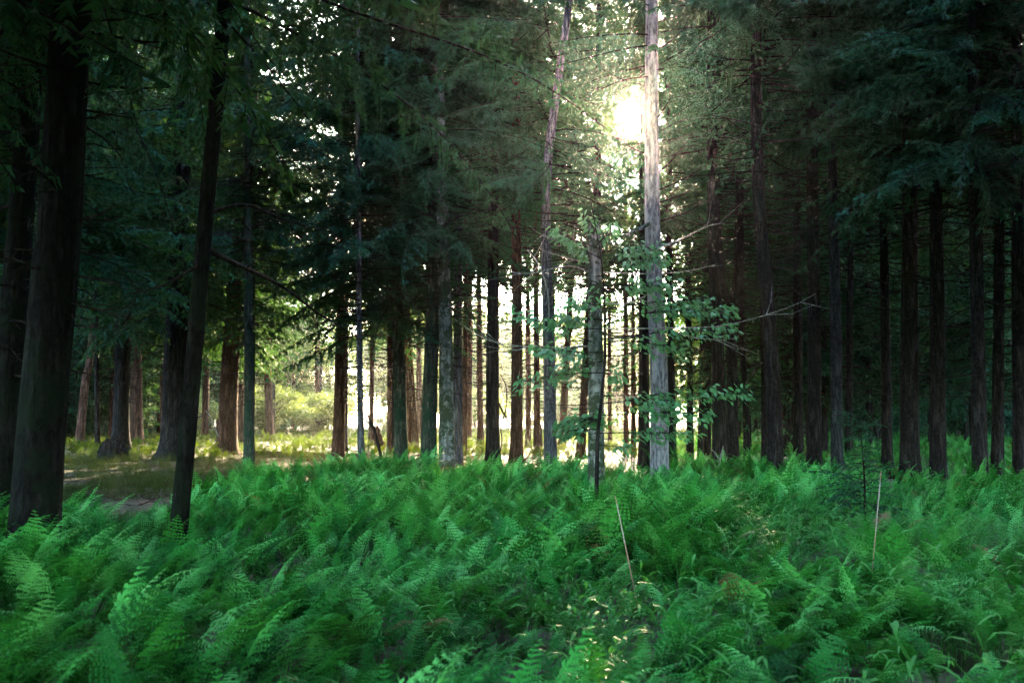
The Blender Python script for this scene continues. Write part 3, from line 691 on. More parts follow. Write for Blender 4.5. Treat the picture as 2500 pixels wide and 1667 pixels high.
# ------------------------------------------------------------------ ferns
def frond(g, L=0.75, pairs=22, teeth=7, m_arch=1.0, mat=None, half=0.13, name='frond'):
    """One lacy arching frond rising from the origin and bending over towards +X."""
    n = 26; s = np.linspace(0, 1, n)
    th0 = g.uniform(0.10, 0.30); th = th0 + (g.uniform(0.9, 1.5) * m_arch) * s ** 1.5        # angle from vertical
    dx = np.sin(th); dz = np.cos(th)
    P = np.stack([np.cumsum(dx), 0.04 * np.sin(s * 3 + g.uniform(0, 6)) * n, np.cumsum(dz)], -1) * L / n
    bag = Bag(); bag.tube(P, np.linspace(0.0035, 0.001, n), 3, 0, cap=False)
    tw = g.uniform(-0.3, 0.3)
    PP, DD, NN, LL, WW = [], [], [], [], []
    for k in range(pairs):
        t = 0.28 + 0.71 * (k + 0.5) / pairs; i = t * (n - 1); i0 = int(i); f = i - i0
        p = P[i0] * (1 - f) + P[min(i0 + 1, n - 1)] * f
        fw = P[min(i0 + 1, n - 1)] - P[i0]; fw /= np.linalg.norm(fw)
        u = (t - 0.28) / 0.72
        ln = half * (0.55 + 0.9 * u) if u < 0.35 else half * (1.0 - 0.93 * ((u - 0.35) / 0.65) ** 1.1) * 0.93
        ln *= L / 0.75
        nr = np.array([-fw[2], 0, fw[0]]); nr = np.array([-nr[0], 0, -nr[2]]) if nr[2] < 0 else nr
        for sg in (-1, 1):
            sd_ = np.array([0, sg, 0.0]) * math.cos(tw) + nr * sg * math.sin(tw)
            d = sd_ + fw * g.uniform(0.35, 0.6) - nr * g.uniform(0.0, 0.35); d /= np.linalg.norm(d)
            m = teeth
            q = (np.arange(m) + 0.3) / m * ln
            c = p + d * q[:, None] - nr * (0.5 * q ** 2 / max(ln, .03) * 0.5)[:, None]
            e = np.cross(nr, d)
            tl = np.minimum(ln / m * 1.2, 0.0165 * L / 0.75) * (1.15 - 0.7 * q / ln) + 0.002
            for s2 in (-1, 1):
                dd = d * 0.62 + e * s2; dd = dd / np.linalg.norm(dd)
                PP.append(c); DD.append(np.tile(dd, (m, 1)) + g.normal(0, 0.12, (m, 3))); NN.append(np.tile(nr, (m, 1)) + g.normal(0, 0.25, (m, 3)))
                LL.append(tl * g.uniform(0.8, 1.2, m)); WW.append(np.full(m, ln / m * 0.95))
            PP.append(p[None]); DD.append(d[None]); NN.append(nr[None]); LL.append(np.array([ln * 1.02])); WW.append(np.array([0.006]))
    bag.soup(tri_blades(np.vstack(PP), np.vstack(DD), np.vstack(NN), np.concatenate(LL), np.concatenate(WW)), 0)
    return bag.build(name, mat or FERN)

gf = np.random.default_rng(3)
FRONDS = [frond(gf, gf.uniform(0.66, 0.95), 17, 6, gf.uniform(0.75, 1.35)) for _ in range(9)]

def mesh_arrays(me):
    a = np.empty(len(me.vertices) * 3, np.float32); me.vertices.foreach_get('co', a)
    me.calc_loop_triangles(); t = np.empty(len(me.loop_triangles) * 3, np.int32); me.loop_triangles.foreach_get('vertices', t)
    return a.reshape(-1, 3), t.reshape(-1, 3)

def clump(g, lib, n, name, mat=None):
    bag = Bag(); sh = []
    for k in range(n):
        dry = 0 if mat or g.random() > 0.035 else int(g.integers(1, 3))
        V, Tt = mesh_arrays(lib[g.integers(len(lib))])
        M = rot_z(g.normal(0, 1.0)); s = g.uniform(0.7, 1.2)
        bag.add((V * s) @ M.T + np.array([g.normal(0, .11), g.normal(0, .11), 0]), Tt, None, dry); sh.append(np.full(len(V), g.random()))
    me = bag.build(name, mat or [FERN, FERN_DRY, FERN_RUST])
    a = me.attributes.new('shade', 'FLOAT', 'POINT'); a.data.foreach_set('value', np.concatenate(sh).astype(np.float32))
    return me
FRONDS_MID = [frond(gf, gf.uniform(0.66, 0.95), 15, 4, gf.uniform(0.75, 1.35)) for _ in range(6)]
FRONDS_FAR = [frond(gf, gf.uniform(0.66, 0.95), 13, 2, gf.uniform(0.75, 1.35)) for _ in range(6)]
CLUMP_MID = [clump(gf, FRONDS_MID, 7, 'fern_clump') for _ in range(8)]
CLUMP_FAR = [clump(gf, FRONDS_FAR, 7, 'fern_clump_far') for _ in range(6)]

def bed_edge(px):
    """How far back the fern bed reaches at photo column px."""
    return np.interp(px, [-200, 130, 250, 420, 520, 640, 900, 1500, 1750, 2000, 2300, 2700], [14, 14, 13, 14.5, 18, 23, 25, 24, 23, 21, 18, 17])
def lift(x, y):
    """Clump height over the bed: hummocks and hollows."""
    return (1 - 0.16 * np.clip((np.asarray(y) - 8) / 8, 0, 1)) * (0.73 + 0.19 * np.sin(x * 0.9 + 1.1) * np.sin(y * 0.7 + 0.4) + 0.18 * np.sin(x * 2.1 - y * 1.3) + 0.05 * np.sin(x * 4.3 + y * 3.1))

cand = []
step = 0.32
for y in np.arange(2.4, 26, step):
    xs = np.arange(-0.60 * y - 2, 0.60 * y + 2, step)
    x = xs + gf.uniform(-.14, .14, len(xs)); yy = y + gf.uniform(-.14, .14, len(xs))
    cand.append(np.stack([x, yy], -1))
cand = np.vstack(cand)
pxs = 1250 + cand[:, 0] / cand[:, 1] * F
keep = cand[:, 1] < bed_edge(pxs) * (1 + 0.06 * np.sin(cand[:, 0] * 1.7))
grassy = ((pxs > 1850) & (cand[:, 1] > 8.5) & (cand[:, 1] < 14.5)) | ((cand[:, 1] < 5.0) & (pxs > 1000) & (np.sin(cand[:, 0] * 2.0) > 0.2))
keep &= ~(grassy & (gf.random(len(cand)) < 0.6))
hole = np.sin(cand[:, 0] * 1.37 + 2 * np.sin(cand[:, 1] * 0.8)) * np.sin(cand[:, 1] * 1.21 + 1.0)
keep &= ~((hole > 0.75) & (gf.random(len(cand)) < 0.7))
pts = cand[keep]
pts = pts[np.argsort(pts[:, 1])]
vis = np.abs(pts[:, 0]) < pts[:, 1] * 0.53 + 0.2
near_i = np.where(vis & (pts[:, 1] > 2.7))[0][:286]
is_near = np.zeros(len(pts), bool); is_near[near_i] = True
g_lab = 'lacy green fern in the dense fern bed of the shady foreground'
g_grp = 'green ferns filling the foreground'
def lean_way(x, y):
    """The way the fronds bow: mostly across and towards the open glade, turning from patch to patch."""
    return -0.75 + 1.3 * np.sin(np.asarray(x) * 0.55 + np.asarray(y) * 0.35) + 0.7 * np.sin(np.asarray(y) * 0.8)
def fern_thing(x, y, s, fr, label, group=None, n=5, mat=None, spin=None, name='fern'):
    root = thing(name, label, 'fern', (x, y, float(ground_z(x, y))), group)
    a0 = lean_way(x, y) + gf.normal(0, 0.7) if spin is None else spin
    for k in range(n):
        f = link('frond', fr[int(gf.integers(len(fr)))], root, (gf.normal(0, .07), gf.normal(0, .07), 0))
        f.rotation_euler = (float(gf.normal(0, .1)), float(gf.normal(0, .1)), float(a0 + gf.normal(0, 0.95 if n > 3 else 0.4)))
        sc = s * float(gf.uniform(0.8, 1.15)); f.scale = (sc, sc, sc)
    return root
PLACE = {('n', 0): 'lacy green fern in the shady lower left corner of the fern bed', ('n', 1): 'lacy green fern along the bottom edge, middle of the fern bed', ('n', 2): 'lacy green fern in the lower right corner of the fern bed',
         ('f', 0): 'lacy green fern a few steps back, below the slim leaning trunk', ('f', 1): 'lacy green fern a few steps back, around the pinkish stake', ('f', 2): 'lacy green fern a few steps back, below the tall tan stake'}
for i in near_i:
    x, y = pts[i]; pxx = 1250 + x / y * F
    key = ('n' if y < 4.6 else 'f', 0 if pxx < 850 else 1 if pxx < 1700 else 2)
    fern_thing(float(x), float(y), float(lift(x, y)), FRONDS, PLACE[key], PLACE[key].replace('lacy green fern', 'green ferns'), n=7)
rest = pts[~is_near]
Z = ground_z(rest[:, 0], rest[:, 1])
midm = rest[:, 1] < 13
P3 = np.column_stack([rest, Z])
for nm, m_, lib, lb in (('fern_bed', midm, CLUMP_MID, 'dense bed of lacy ferns spreading across the glade'), ('fern_bed_back', ~midm, CLUMP_FAR, 'ferns growing up to the feet of the tree row')):
    q = P3[m_]; scatter(nm, q, lean_way(q[:, 0], q[:, 1]) + gf.normal(0, 0.7, len(q)), lift(q[:, 0], q[:, 1]) * gf.uniform(0.85, 1.15, len(q)), gf.integers(0, len(lib), len(q)), lib, lb, 0.10, 4)

# ferns of another look, each a thing of its own
def tint(mat, k):
    r = np.random.default_rng(900 + k); return [frond(r, r.uniform(0.7, 0.9), 22, 6, r.uniform(0.7, 1.1), mat) for _ in range(2)]
YEL, RUS, PAL = tint(FERN_DRY, 1), tint(FERN_RUST, 2), tint(FERN_PALE, 3)
def odd_fern(px, py, D, fr, label, n=2, s=1.0, spin=None):
    p = at(px, py, D); fern_thing(p[0], D, s, fr, label, None, n, spin=spin)
odd_fern(1490, 1300, 8.8, YEL, 'upright yellowing fern beside the pinkish thin stake', 2, 1.05, 2.6)
odd_fern(955, 1345, 6.6, RUS, 'withered rust brown fern amid bright green ones', 2, 0.9)
odd_fern(1805, 1335, 7.6, RUS, 'small upright orange brown fern tuft', 2, 0.85)
odd_fern(1850, 1350, 7.2, PAL, 'fallen tan fern frond lying on green ones', 1, 0.95, 0.2)
odd_fern(2175, 1185, 11.5, RUS, 'tan dying fern arching behind the tall thin stake', 2, 1.05, 0.1)
odd_fern(2455, 1290, 9.0, RUS, 'pale brown withered fern at the shaded edge of the glade', 1, 0.95, 2.5)
odd_fern(1795, 1225, 10.6, PAL, 'thin straw coloured upright frond in the grass', 1, 0.8)
odd_fern(2040, 1170, 17.0, YEL, 'golden yellow fern at the foot of the blue grey trunk', 3, 0.8)
odd_fern(330, 1590, 4.0, [frond(np.random.default_rng(1), 1.0, 26, 6, 0.7, FERN)], 'large single bright frond slanting in the dark near corner', 1, 1.0, 2.7)

# ------------------------------------------------------------------ broad-bladed grass, undergrowth
def grass_tuft(g, n, h=0.42, blade=0.115, wide=0.014):
    bag = Bag(); tr = []
    for k in range(n):
        a = g.uniform(0, 6.28); d = np.array([math.cos(a), math.sin(a), 0]); hh = h * g.uniform(0.6, 1.2); x0 = np.array([g.normal(0, .1), g.normal(0, .1), 0])
        s = np.linspace(0, 1, 5); P = x0 + d * (0.35 * hh * s ** 2)[:, None] + np.array([0, 0, 1.0]) * (hh * s)[:, None]
        bag.tube(P, np.linspace(.002, .001, 5), 3, 0, cap=False)
        for j in range(7):
            t = 0.3 + 0.7 * j / 6; p = P[0] * (1 - t) + P[-1] * t; b = a + (1 if j % 2 else -1) * g.uniform(0.6, 1.5)
            e = np.array([math.cos(b), math.sin(b), g.uniform(0.2, 0.7)]); e /= np.linalg.norm(e); l = blade * g.uniform(0.7, 1.2); w = wide * g.uniform(.8, 1.2)
            sd_ = np.cross(e, [0, 0, 1]); sd_ /= np.linalg.norm(sd_)
            m1 = p + e * l * .4; m2 = p + e * l * .75 - [0, 0, l * .12]; tip = p + e * l - np.array([0, 0, l * .42])
            tr += [[p, m1 - sd_ * w / 2, m1 + sd_ * w / 2], [m1 - sd_ * w / 2, m2 - sd_ * w * .4, m1 + sd_ * w / 2], [m1 + sd_ * w / 2, m2 - sd_ * w * .4, m2 + sd_ * w * .4], [m2 - sd_ * w * .4, tip, m2 + sd_ * w * .4]]
    bag.soup(np.array(tr), 0)
    return bag.build('grass_tuft', GRASS)
TUFTS = [grass_tuft(gf, 9) for _ in range(5)]
gp = []
for y0, y1, dens in ((3.2, 8.5, 4.5), (8.5, 15, 5.5)):
    n = int((y1 ** 2 - y0 ** 2) * 0.54 * dens); y = np.sqrt(gf.uniform(y0 ** 2, y1 ** 2, n)); x = gf.uniform(-0.54, 0.54, n) * y
    p = 1250 + x / y * F
    if y0 > 5: k = (p > 1650) & (np.sin(x * 0.9 + y) > -0.75)
    else: k = (p > 700) & (np.sin(x * 1.9 + 1.2 * y) > 0.0)
    gp.append(np.column_stack([x[k], y[k], ground_z(x[k], y[k])]))
gp = np.vstack(gp)
scatter('broad_bladed_grass', gp, gf.uniform(0, 6.28, len(gp)), gf.uniform(0.9, 1.5, len(gp)), gf.integers(0, 5, len(gp)), TUFTS, 'patches of broad bladed green grass between the ferns', 0.15, 6)

FERN_SUN_DARKENED = leaf_mat('fern_darkened_for_sun', [(0.0, (0.020, 0.050, 0.008)), (0.6, (0.035, 0.080, 0.012)), (1.0, (0.06, 0.10, 0.018))], (0.10, 0.15, 0.012), 0.35, 0.7, 0.05, island=False)  # same ferns, colour darkened and yellowed to allow for the strong sun
CLUMP_SUN = [clump(gf, FRONDS_FAR, 6, 'sun_fern_clump', FERN_SUN_DARKENED) for _ in range(5)]
SHORT = leaf_mat('grass_darkened_for_shade', [(0.0, (0.012, 0.035, 0.008)), (1.0, (0.028, 0.062, 0.012))], (0.09, 0.13, 0.012), 0.3, 0.7, 0.03)  # darkened copy of the grass colour, in place of shade on this floor
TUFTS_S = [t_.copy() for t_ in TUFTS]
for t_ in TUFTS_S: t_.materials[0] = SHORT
# ferns on the sunlit floor between and beyond the trees
n = 5200
y = np.sqrt(gf.uniform(33 ** 2, 84 ** 2, n)); x = gf.uniform(-0.56, 0.30, n) * y
k = np.sin(x * 0.45 + 1) * np.sin(y * 0.37) > -0.5
q = np.column_stack([x[k], y[k], ground_z(x[k], y[k])])
scatter('clearing_ferns', q, gf.uniform(0, 6.28, len(q)), gf.uniform(0.45, 0.85, len(q)), gf.integers(0, 5, len(q)), CLUMP_SUN, 'sunlit ferns carpeting the misty clearing', 0.12, 7)
n = 7000
y = gf.uniform(13, 36, n); x = gf.uniform(-0.54, -0.02, n) * y
k = (np.sin(x * 0.8 + 0.5) * np.sin(y * 0.6 + 1) > -0.55) & (y > bed_edge(1250 + x / y * F) - 1)
q = np.column_stack([x[k], y[k], ground_z(x[k], y[k])])
scatter('mossy_low_grass', q, gf.uniform(0, 6.28, len(q)), gf.uniform(0.3, 0.65, len(q)), gf.integers(0, 5, len(q)), TUFTS_S, 'short sparse grass on the floor round the jagged stump', 0.2, 8)
def litter_twig(g):
    bag = Bag(); L_ = g.uniform(0.5, 1.3); P = np.array([[t * L_, 0.08 * math.sin(t * 4 + g.uniform(0, 6)) * L_, 0.03 + 0.03 * math.sin(t * 7)] for t in np.linspace(0, 1, 7)])
    bag.tube(P, np.linspace(.016, .005, 7), 5)
    for k in range(4):
        i = int(g.integers(1, 6)); d = np.array([g.uniform(.1, .5), g.choice([-1, 1]) * g.uniform(.2, .5), g.uniform(0, .25)]) * L_ * .6
        bag.tube(np.array([P[i], P[i] + d * .5, P[i] + d]), [.008, .005, .003], 4)
    return bag.build('fallen_twig', BARK['red'], True)
LITTER = [litter_twig(gf) for _ in range(4)]
n = 520
y = gf.uniform(17, 50, n); x = gf.uniform(-0.52, 0.02, n) * y
k = y > bed_edge(1250 + x / y * F) - 0.5
q = np.column_stack([x[k], y[k], ground_z(x[k], y[k]) + 0.02])
scatter('fallen_twigs', q, gf.uniform(0, 6.28, len(q)), gf.uniform(0.5, 1.3, len(q)), gf.integers(0, 4, len(q)), LITTER, 'fallen twigs littering the open forest floor', 0.08, 15)
n = 1500
y = np.sqrt(gf.uniform(20 ** 2, 60 ** 2, n)); x = gf.uniform(0.14, 0.56, n) * y
q = np.column_stack([x, y, ground_z(x, y)])
scatter('shaded_ferns', q, gf.uniform(0, 6.28, len(q)), gf.uniform(0.35, 0.8, len(q)), gf.integers(0, len(CLUMP_FAR), len(q)), CLUMP_FAR, 'scattered ferns on the floor of the dark right-hand woods', 0.12, 9)

# the woods that close the view at the sides and the far back: one mass
n = 700
ang = np.concatenate([gf.uniform(R(-75), R(-12), n // 2), gf.uniform(R(14), R(75), n // 2)])
dist = gf.uniform(76, 150, n)
ang = np.concatenate([ang, gf.uniform(R(11), R(42), 150), gf.uniform(R(-42), R(-21), 60)]); n = len(ang)
dist = np.concatenate([dist, gf.uniform(68, 96, 210)])
dist = np.where(np.abs(ang) > R(19), gf.uniform(58, 150, n), dist)
q = np.column_stack([np.sin(ang) * dist, np.cos(ang) * dist, np.zeros(n)])
scatter('distant_woods', q, gf.uniform(0, 6.28, n), gf.uniform(0.8, 1.15, n), np.concatenate([gf.integers(0, 4, n - 210), gf.integers(2, 4, 210)]), CROWN['deep_low'] + CROWN['thicket'], 'dark far-off hemlock woods closing the view', 0.03, 10)
# hemlock crowns added beside and behind the camera to shade the glade
sx = []
for side in (-1, 1):
    for yy in np.arange(-22, 30, 3.0):
        for col_ in range(4):
            x0 = (max(2.8, 0.53 * yy + 1.4) if side < 0 else max(8.6, 0.60 * yy + 4.4)) + col_ * 3.2
            sx.append((side * (x0 + gf.uniform(-.5, .9)), yy + gf.uniform(-1, 1), 0))
for yy in np.arange(-30, -8.5, 3.0):
    for xx in np.arange(-4.5, 7.5, 2.7):
        sx.append((xx + gf.uniform(-.7, .7), yy + gf.uniform(-.7, .7), 0))
q = np.array(sx)
scatter('added_shade_woods', q, gf.uniform(0, 6.28, len(q)), np.where((q[:, 1] < 14) & (q[:, 0] < 2), gf.uniform(1.25, 1.5, len(q)), 1.1), gf.integers(0, 2, len(q)), [CROWN['low'][0], CROWN['mid'][0]], 'hemlock crowns added out of view round the fern glade to shade it', 0.03, 12)

# ------------------------------------------------------------------ the broad-leaved sapling
def leaf_mesh(g, L=0.088, Wd=0.045):
    u = np.array([0, 0.16, 0.36, 0.6, 0.82, 1.0]); w = np.array([0.02, 0.62, 1.0, 0.88, 0.45, 0.0]) * Wd / 2
    dro = g.uniform(0.1, 0.45); V = []
    for uu, ww in zip(u, w):
        z = -dro * L * uu ** 2
        V += [(uu * L, -ww, z + ww * 0.30), (uu * L, 0, z), (uu * L, ww, z + ww * 0.30)]
    Q = []
    for i in range(5):
        a = i * 3; Q += [(a, a + 3, a + 4, a + 1), (a + 1, a + 4, a + 5, a + 2)]
    return mesh('leaf', np.array(V), None, BEECH, Q=np.array(Q), smooth=True)

def sapling():
    g = np.random.default_rng(66); D = 13.6
    stem_px = [(1457, 1172), (1460, 1060), (1468, 980), (1476, 890), (1477, 800), (1474, 700), (1466, 620), (1455, 560), (1446, 510), (1440, 480)]
    P = [at(x, y, D) for x, y in stem_px]
    base = np.array([P[0][0] - 0.01, D, float(ground_z(P[0][0], D))])
    root = thing('sapling', 'slender leafy sapling with tiers of broad green leaves before the dead trunk', 'young tree', base)
    C = smooth_path(np.array([base] + P) - base, 40); bag = Bag(); bag.tube(C, np.linspace(0.033, 0.004, 40), 8)
    link('stem', bag.build('stem', BARK['dark'], True), root)
    def stem_at(yp):
        ys = [p[1] for p in stem_px][::-1]; xs = [p[0] for p in stem_px][::-1]
        return float(np.interp(yp, ys, xs))
    o = lambda x, y: (1250 + x / 2.091, 450 + y / 2.091)
    tiers = [   # (stem row, tip x, tip y, mid lift) in enlarged-crop pixels, leaves
        (560, 420, 560, 0, 6), (330, 225, 235, 10, 36), (380, 300, 300, 0, 22), (350, 730, 325, -10, 44), (430, 760, 372, -14, 40), (300, 520, 195, 6, 14), (240, 380, 150, 5, 10),
        (520, 770, 520, -8, 44), (560, 830, 480, -8, 12), (620, 300, 590, 6, 22), (640, 985, 592, -14, 48), (690, 1118, 636, -18, 56), (740, 30, 660, 24, 40), (690, 240, 660, 8, 34),
        (790, 1130, 735, -10, 42), (800, 870, 835, -14, 38), (860, 150, 830, 10, 36), (900, 250, 950, 0, 30), (960, 40, 1010, -14, 26), (940, 560, 980, 0, 14),
        (1080, 1180, 1050, 6, 58), (1120, 820, 1100, -8, 34), (1180, 990, 1165, -8, 56), (1200, 240, 1225, -12, 44), (1250, 260, 1262, -4, 30), (1270, 905, 1268, -4, 44), (1230, 400, 1190, -10, 28), (1330, 600, 1340, 0, 16)]
    spots = []
    for row, tx, ty, mid, nl in tiers:
        sxp = stem_at(450 + row / 2.091); sy = 450 + row / 2.091
        ex, ey = o(tx, ty); mx_, my_ = (sxp + ex) / 2, (sy + ey) / 2 + mid / 2.091
        dd = float(g.uniform(-0.9, 0.7))
        A = [at(sxp, sy, D), at(mx_, my_, D + dd * .5), at(ex, ey, D + dd)]
        c = smooth_path(np.array(A) - base, 14)
        b = Bag(); ln = np.linalg.norm(np.diff(c, axis=0), axis=1).sum()
        b.tube(c, np.linspace(0.009, 0.002, 14), 5)
        m = int(nl * 2.9)
        for k in range(m):
            t = 0.30 + 0.70 * (k + g.random()) / m; i = min(int(t * 13), 12); p = c[i] + (c[i + 1] - c[i]) * (t * 13 - i)
            tv = c[i + 1] - c[i]; tv /= np.linalg.norm(tv)
            sdv = np.cross(tv, [0, 0, 1.0]); sdv /= np.linalg.norm(sdv); sg = 1 if k % 2 else -1
            off = g.uniform(0.02, 0.36) * (1.1 - 0.6 * t) * min(1, ln / 1.0)
            dirv = tv * 0.75 + sdv * sg * g.uniform(0.5, 1.0); dirv /= np.linalg.norm(dirv)
            q = p + dirv * off + [0, 0, g.normal(-0.03, 0.055)]
            if off > 0.05: b.tube(np.array([p, q]), [0.003, 0.0015], 3)
            ang = math.atan2(dirv[1], dirv[0]) + g.normal(0, 0.5)
            spots.append((q, ang, g.normal(0.35, 0.38), g.normal(0, 0.6), g.uniform(0.75, 1.25)))
        link('branch', b.build('branch', BARK['dark'], True), root)
    leaves = [leaf_mesh(g) for _ in range(5)]
    order = sorted(range(len(spots)), key=lambda i: -spots[i][4])
    for i in order[:300]:
        q, a, t, r, s = spots[i]
        f = link('leaf', leaves[int(g.integers(5))], root, q); f.rotation_euler = (float(r), float(t), float(a)); f.scale = (s, s, s)
    bag = Bag()
    for i in order[300:]:
        q, a, t, r, s = spots[i]; V, Tt = mesh_arrays(leaves[int(g.integers(5))])
        M = rot_z(a) @ rot_y(t) @ rot_x(r); bag.add(V * s @ M.T + q, Tt)
    f = link('smaller_leaves', bag.build('smaller_leaves', BEECH, True), root); f['kind'] = 'stuff'
    # the long lichen-covered dead branches that reach out of its middle
    for pts in ([(1476, 802, D), (1560, 802, D - .3), (1660, 800, D - .6), (1760, 796, D - .8), (1860, 772, D - 1.0), (1940, 745, D - 1.1), (1992, 716, D - 1.2)],
                [(1474, 665, D), (1560, 668, D - .3), (1615, 668, D - .5), (1690, 660, D - .7), (1750, 645, D - .8)],
                [(1655, 812, D - .6), (1700, 825, D - .6), (1760, 830, D - .7), (1795, 826, D - .8)],
                [(1476, 740, D), (1530, 741, D - .2), (1575, 722, D - .4)]):
        limb(root, px_path(pts), 0.011, 0.003, PALEWOOD, name='bare_branch', subs=4, g=g7)
sapling()

# the little hemlock in front of the blue grey trunk
def small_hemlock():
    g = np.random.default_rng(12); D = 13.0
    b = at(2108, 1190, D); base = np.array([b[0], D, float(ground_z(b[0], D))])
    root = thing('young_hemlock', 'knee high bushy young hemlock with a wispy leader beside the stake', 'young tree', base)
    top = at(2098, 1015, D) - base
    C = smooth_path([np.zeros(3), top * .5 + [.03, 0, 0], top], 16); bg_ = Bag(); bg_.tube(C, np.linspace(.02, .004, 16), 6)
    link('trunk', bg_.build('trunk', TWIG, True), root)
    h = top[2]; bag = Bag(); tr = []
    for k in range(80):
        t = g.uniform(0.20, 1); z = h * t; wdt = (0.66 if t < 0.55 else 0.34) * g.uniform(.6, 1.2)
        tri, wood = make_bough(g, 3.0, blade=0.30, width=0.085, spacing=0.24, twig=0.085)
        M = rot_z(g.uniform(0, 6.28)) @ rot_y(g.uniform(-.4, .15)); s = wdt / 3
        cc = np.array([np.interp(z, C[:, 2], C[:, 0]), np.interp(z, C[:, 2], C[:, 1]), z])
        tr.append((tri.reshape(-1, 3) * s @ M.T + cc).reshape(-1, 3, 3)); bag.tube(wood[0][0] * s @ M.T + cc, wood[0][1] * .3, 3, 1, cap=False)
    bag.soup(np.concatenate(tr), 0); link('crown', bag.build('crown', [NEEDLE, TWIG]), root)
small_hemlock()

# ------------------------------------------------------------------ dead wood and stakes
def stump():
    g = np.random.default_rng(4); D = 31.0; b = at(273, 1140, D); base = np.array([b[0], D, float(ground_z(b[0], D))])
    root = thing('jagged_stump', 'black jagged stump with two splintered points on the open floor', 'stump', base)
    s = 22; P = np.array([[0, 0, z] for z in np.linspace(-.2, .42, 7)]); th = np.arange(s) * 2 * PI / s
    mod = 1 + 0.6 * np.exp(-np.maximum(P[:, 2], 0) / .15)[:, None] * (0.5 + 0.5 * np.cos(5 * th))[None] + g.normal(0, .05, (7, s))
    V, Tt, Q = tube(P, 0.42, s, True, mod); top = np.arange(6 * s, 7 * s)
    V[top, 2] += 0.42 * np.maximum(0, np.cos(th - 0.2)) ** 6 + 0.34 * np.maximum(0, np.cos(th - 3.2)) ** 8 + g.uniform(-.08, .08, s); V[-1, 2] = 0.18
    link('stump_wood', mesh('stump_wood', V, Tt, BARK['dark'], smooth=False, Q=Q), root)
    for k in range(4):
        a = k * 1.6 + .3; bag = Bag(); bag.tube(np.array([[.3 * math.cos(a), .3 * math.sin(a), .1], [.6 * math.cos(a), .6 * math.sin(a), .03], [1.1 * math.cos(a + .2), 1.1 * math.sin(a + .2), -.05]]), [.12, .08, .03], 7)
        link('root', bag.build('root', BARK['dark'], True), root)
stump()

def loose_wood(name, pts, r0, r1, label, cat, mat, sides=8, subs=0, n=14, knob=0.08):
    W_ = px_path(pts); base = np.array(W_[0]); root_loc = base
    g = np.random.default_rng(int(pts[0][0]))
    C = smooth_path(np.array(W_) - base, n); V, Tt, Q = tube(C, np.linspace(r0, r1, n), sides, True, 1 + g.normal(0, knob, (n, sides)))
    o = link(name, mesh(name, V, Tt, mat, smooth=True, Q=Q), None, base); tag(o, label, cat)
    for _ in range(subs):
        i = int(g.integers(n // 3, n - 1)); d = np.array([g.normal(0, .6), g.normal(0, .4), g.uniform(.2, .9)]); l = g.uniform(.3, .7)
        b = Bag(); b.tube(np.array([C[i], C[i] + d * l * .5, C[i] + d * l + g.normal(0, .04, 3)]), [r1 + .004, r1 * .8 + .002, .003], 4)
        link('side_twig', b.build('side_twig', mat, True), o)
    return o
loose_wood('fallen_log', [(620, 1112, 37.5), (720, 1114, 37), (800, 1115, 36.6), (900, 1116, 36.2)], 0.19, 0.15, 'dark fallen log lying across the front of the sunlit clearing', 'log', BARK['red'], 12, 4, 20)
loose_wood('leaning_stick', [(932, 1128, 28), (925, 1090, 28.1), (912, 1045, 28.2), (897, 1012, 28.3)], 0.05, 0.03, 'dark dead pole leaning by the slender bluish trunk', 'dead branch', TWIG, 7, 1)
loose_wood('broken_snag', [(930, 1103, 44), (922, 1070, 44), (914, 1040, 44)], 0.27, 0.16, 'short leaning broken snag standing in the lit mist', 'snag', BARK['red'], 12, 0, 12, 0.14)
loose_wood('bent_stub', [(1322, 1112, 40), (1321, 1070, 40), (1320, 1045, 40), (1316, 1032, 40), (1307, 1028, 40)], 0.07, 0.05, 'short pale stub bent over at its top in the mist', 'snag', BARK['red'], 8)
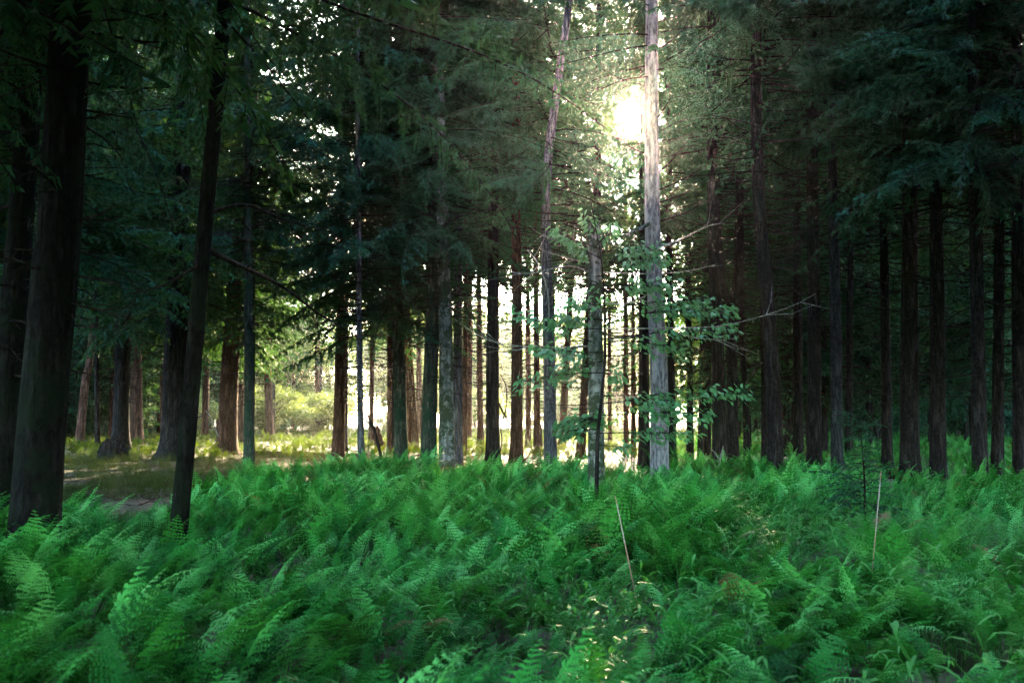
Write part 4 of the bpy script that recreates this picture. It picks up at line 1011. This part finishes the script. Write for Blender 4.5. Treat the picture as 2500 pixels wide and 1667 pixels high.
loose_wood('pale_stick', [(1752, 1148, 22), (1760, 1112, 22), (1766, 1088, 22.1)], 0.022, 0.010, 'thin whitish dead stick at the foot of the thick curved trunk', 'dead branch', PALEWOOD, 6, 2)
loose_wood('pale_fallen_branch', [(1825, 1140, 31), (1850, 1138, 30.6), (1890, 1137, 30.2)], 0.05, 0.03, 'pale fallen branch lying in the lit grass between dark trunks', 'dead branch', PALEWOOD, 7)
loose_wood('slanting_dead_twig', [(533, 1065, 38), (515, 1020, 38), (502, 1002, 38)], 0.03, 0.012, 'pale dead twig slanting against the stout red brown trunk', 'dead branch', PALEWOOD, 5, 1)

def stake(pts, label):
    W_ = px_path(pts); base = np.array([W_[0][0], W_[0][1], 0.0]); base[2] = float(ground_z(base[0], base[1])); a, b = np.array(W_[0]) - base, np.array(W_[-1]) - base
    root = thing('thin_stake', label, 'stake', base)
    foot = np.array([a[0] - (b - a)[0] / (b - a)[2] * a[2], a[1] - (b - a)[1] / (b - a)[2] * a[2], 0])
    cuts = [foot, a + (b - a) * 0.30, a + (b - a) * 0.88, b]; mats = [STK_P, STK_W, STK_O]
    for k, nm in enumerate(('lower_shaft', 'middle_shaft', 'tip')):
        bag = Bag(); bag.tube(np.linspace(cuts[k], cuts[k + 1], 4), 0.0036 - 0.0004 * k, 8); link(nm, bag.build(nm, mats[k], True), root)
def plain(name, c, rough=0.5):
    m, nt, out = new_mat(name); geo = nt.nodes.new('ShaderNodeNewGeometry')
    n_ = noise(nt, geo.outputs['Position'], 25, 3); col = ramp(nt, n_, [(0.3, tuple(v * .75 for v in c)), (0.7, c)])
    p = nt.nodes.new('ShaderNodeBsdfPrincipled'); p.inputs['Roughness'].default_value = rough; nt.links.new(col, p.inputs['Base Color']); nt.links.new(p.outputs[0], out.inputs[0]); return m
STK_P = plain('stake_tan', (0.34, 0.20, 0.13)); STK_W = plain('stake_whitish', (0.40, 0.34, 0.33)); STK_O = plain('stake_pink', (0.40, 0.22, 0.17))
stake([(1535, 1372, 7.6), (1502, 1210, 7.7)], 'thin pinkish stake leaning in the middle of the fern bed')
stake([(2132, 1365, 8.0), (2151, 1151, 8.1)], 'tall thin tan stake standing in the grassy part of the glade')
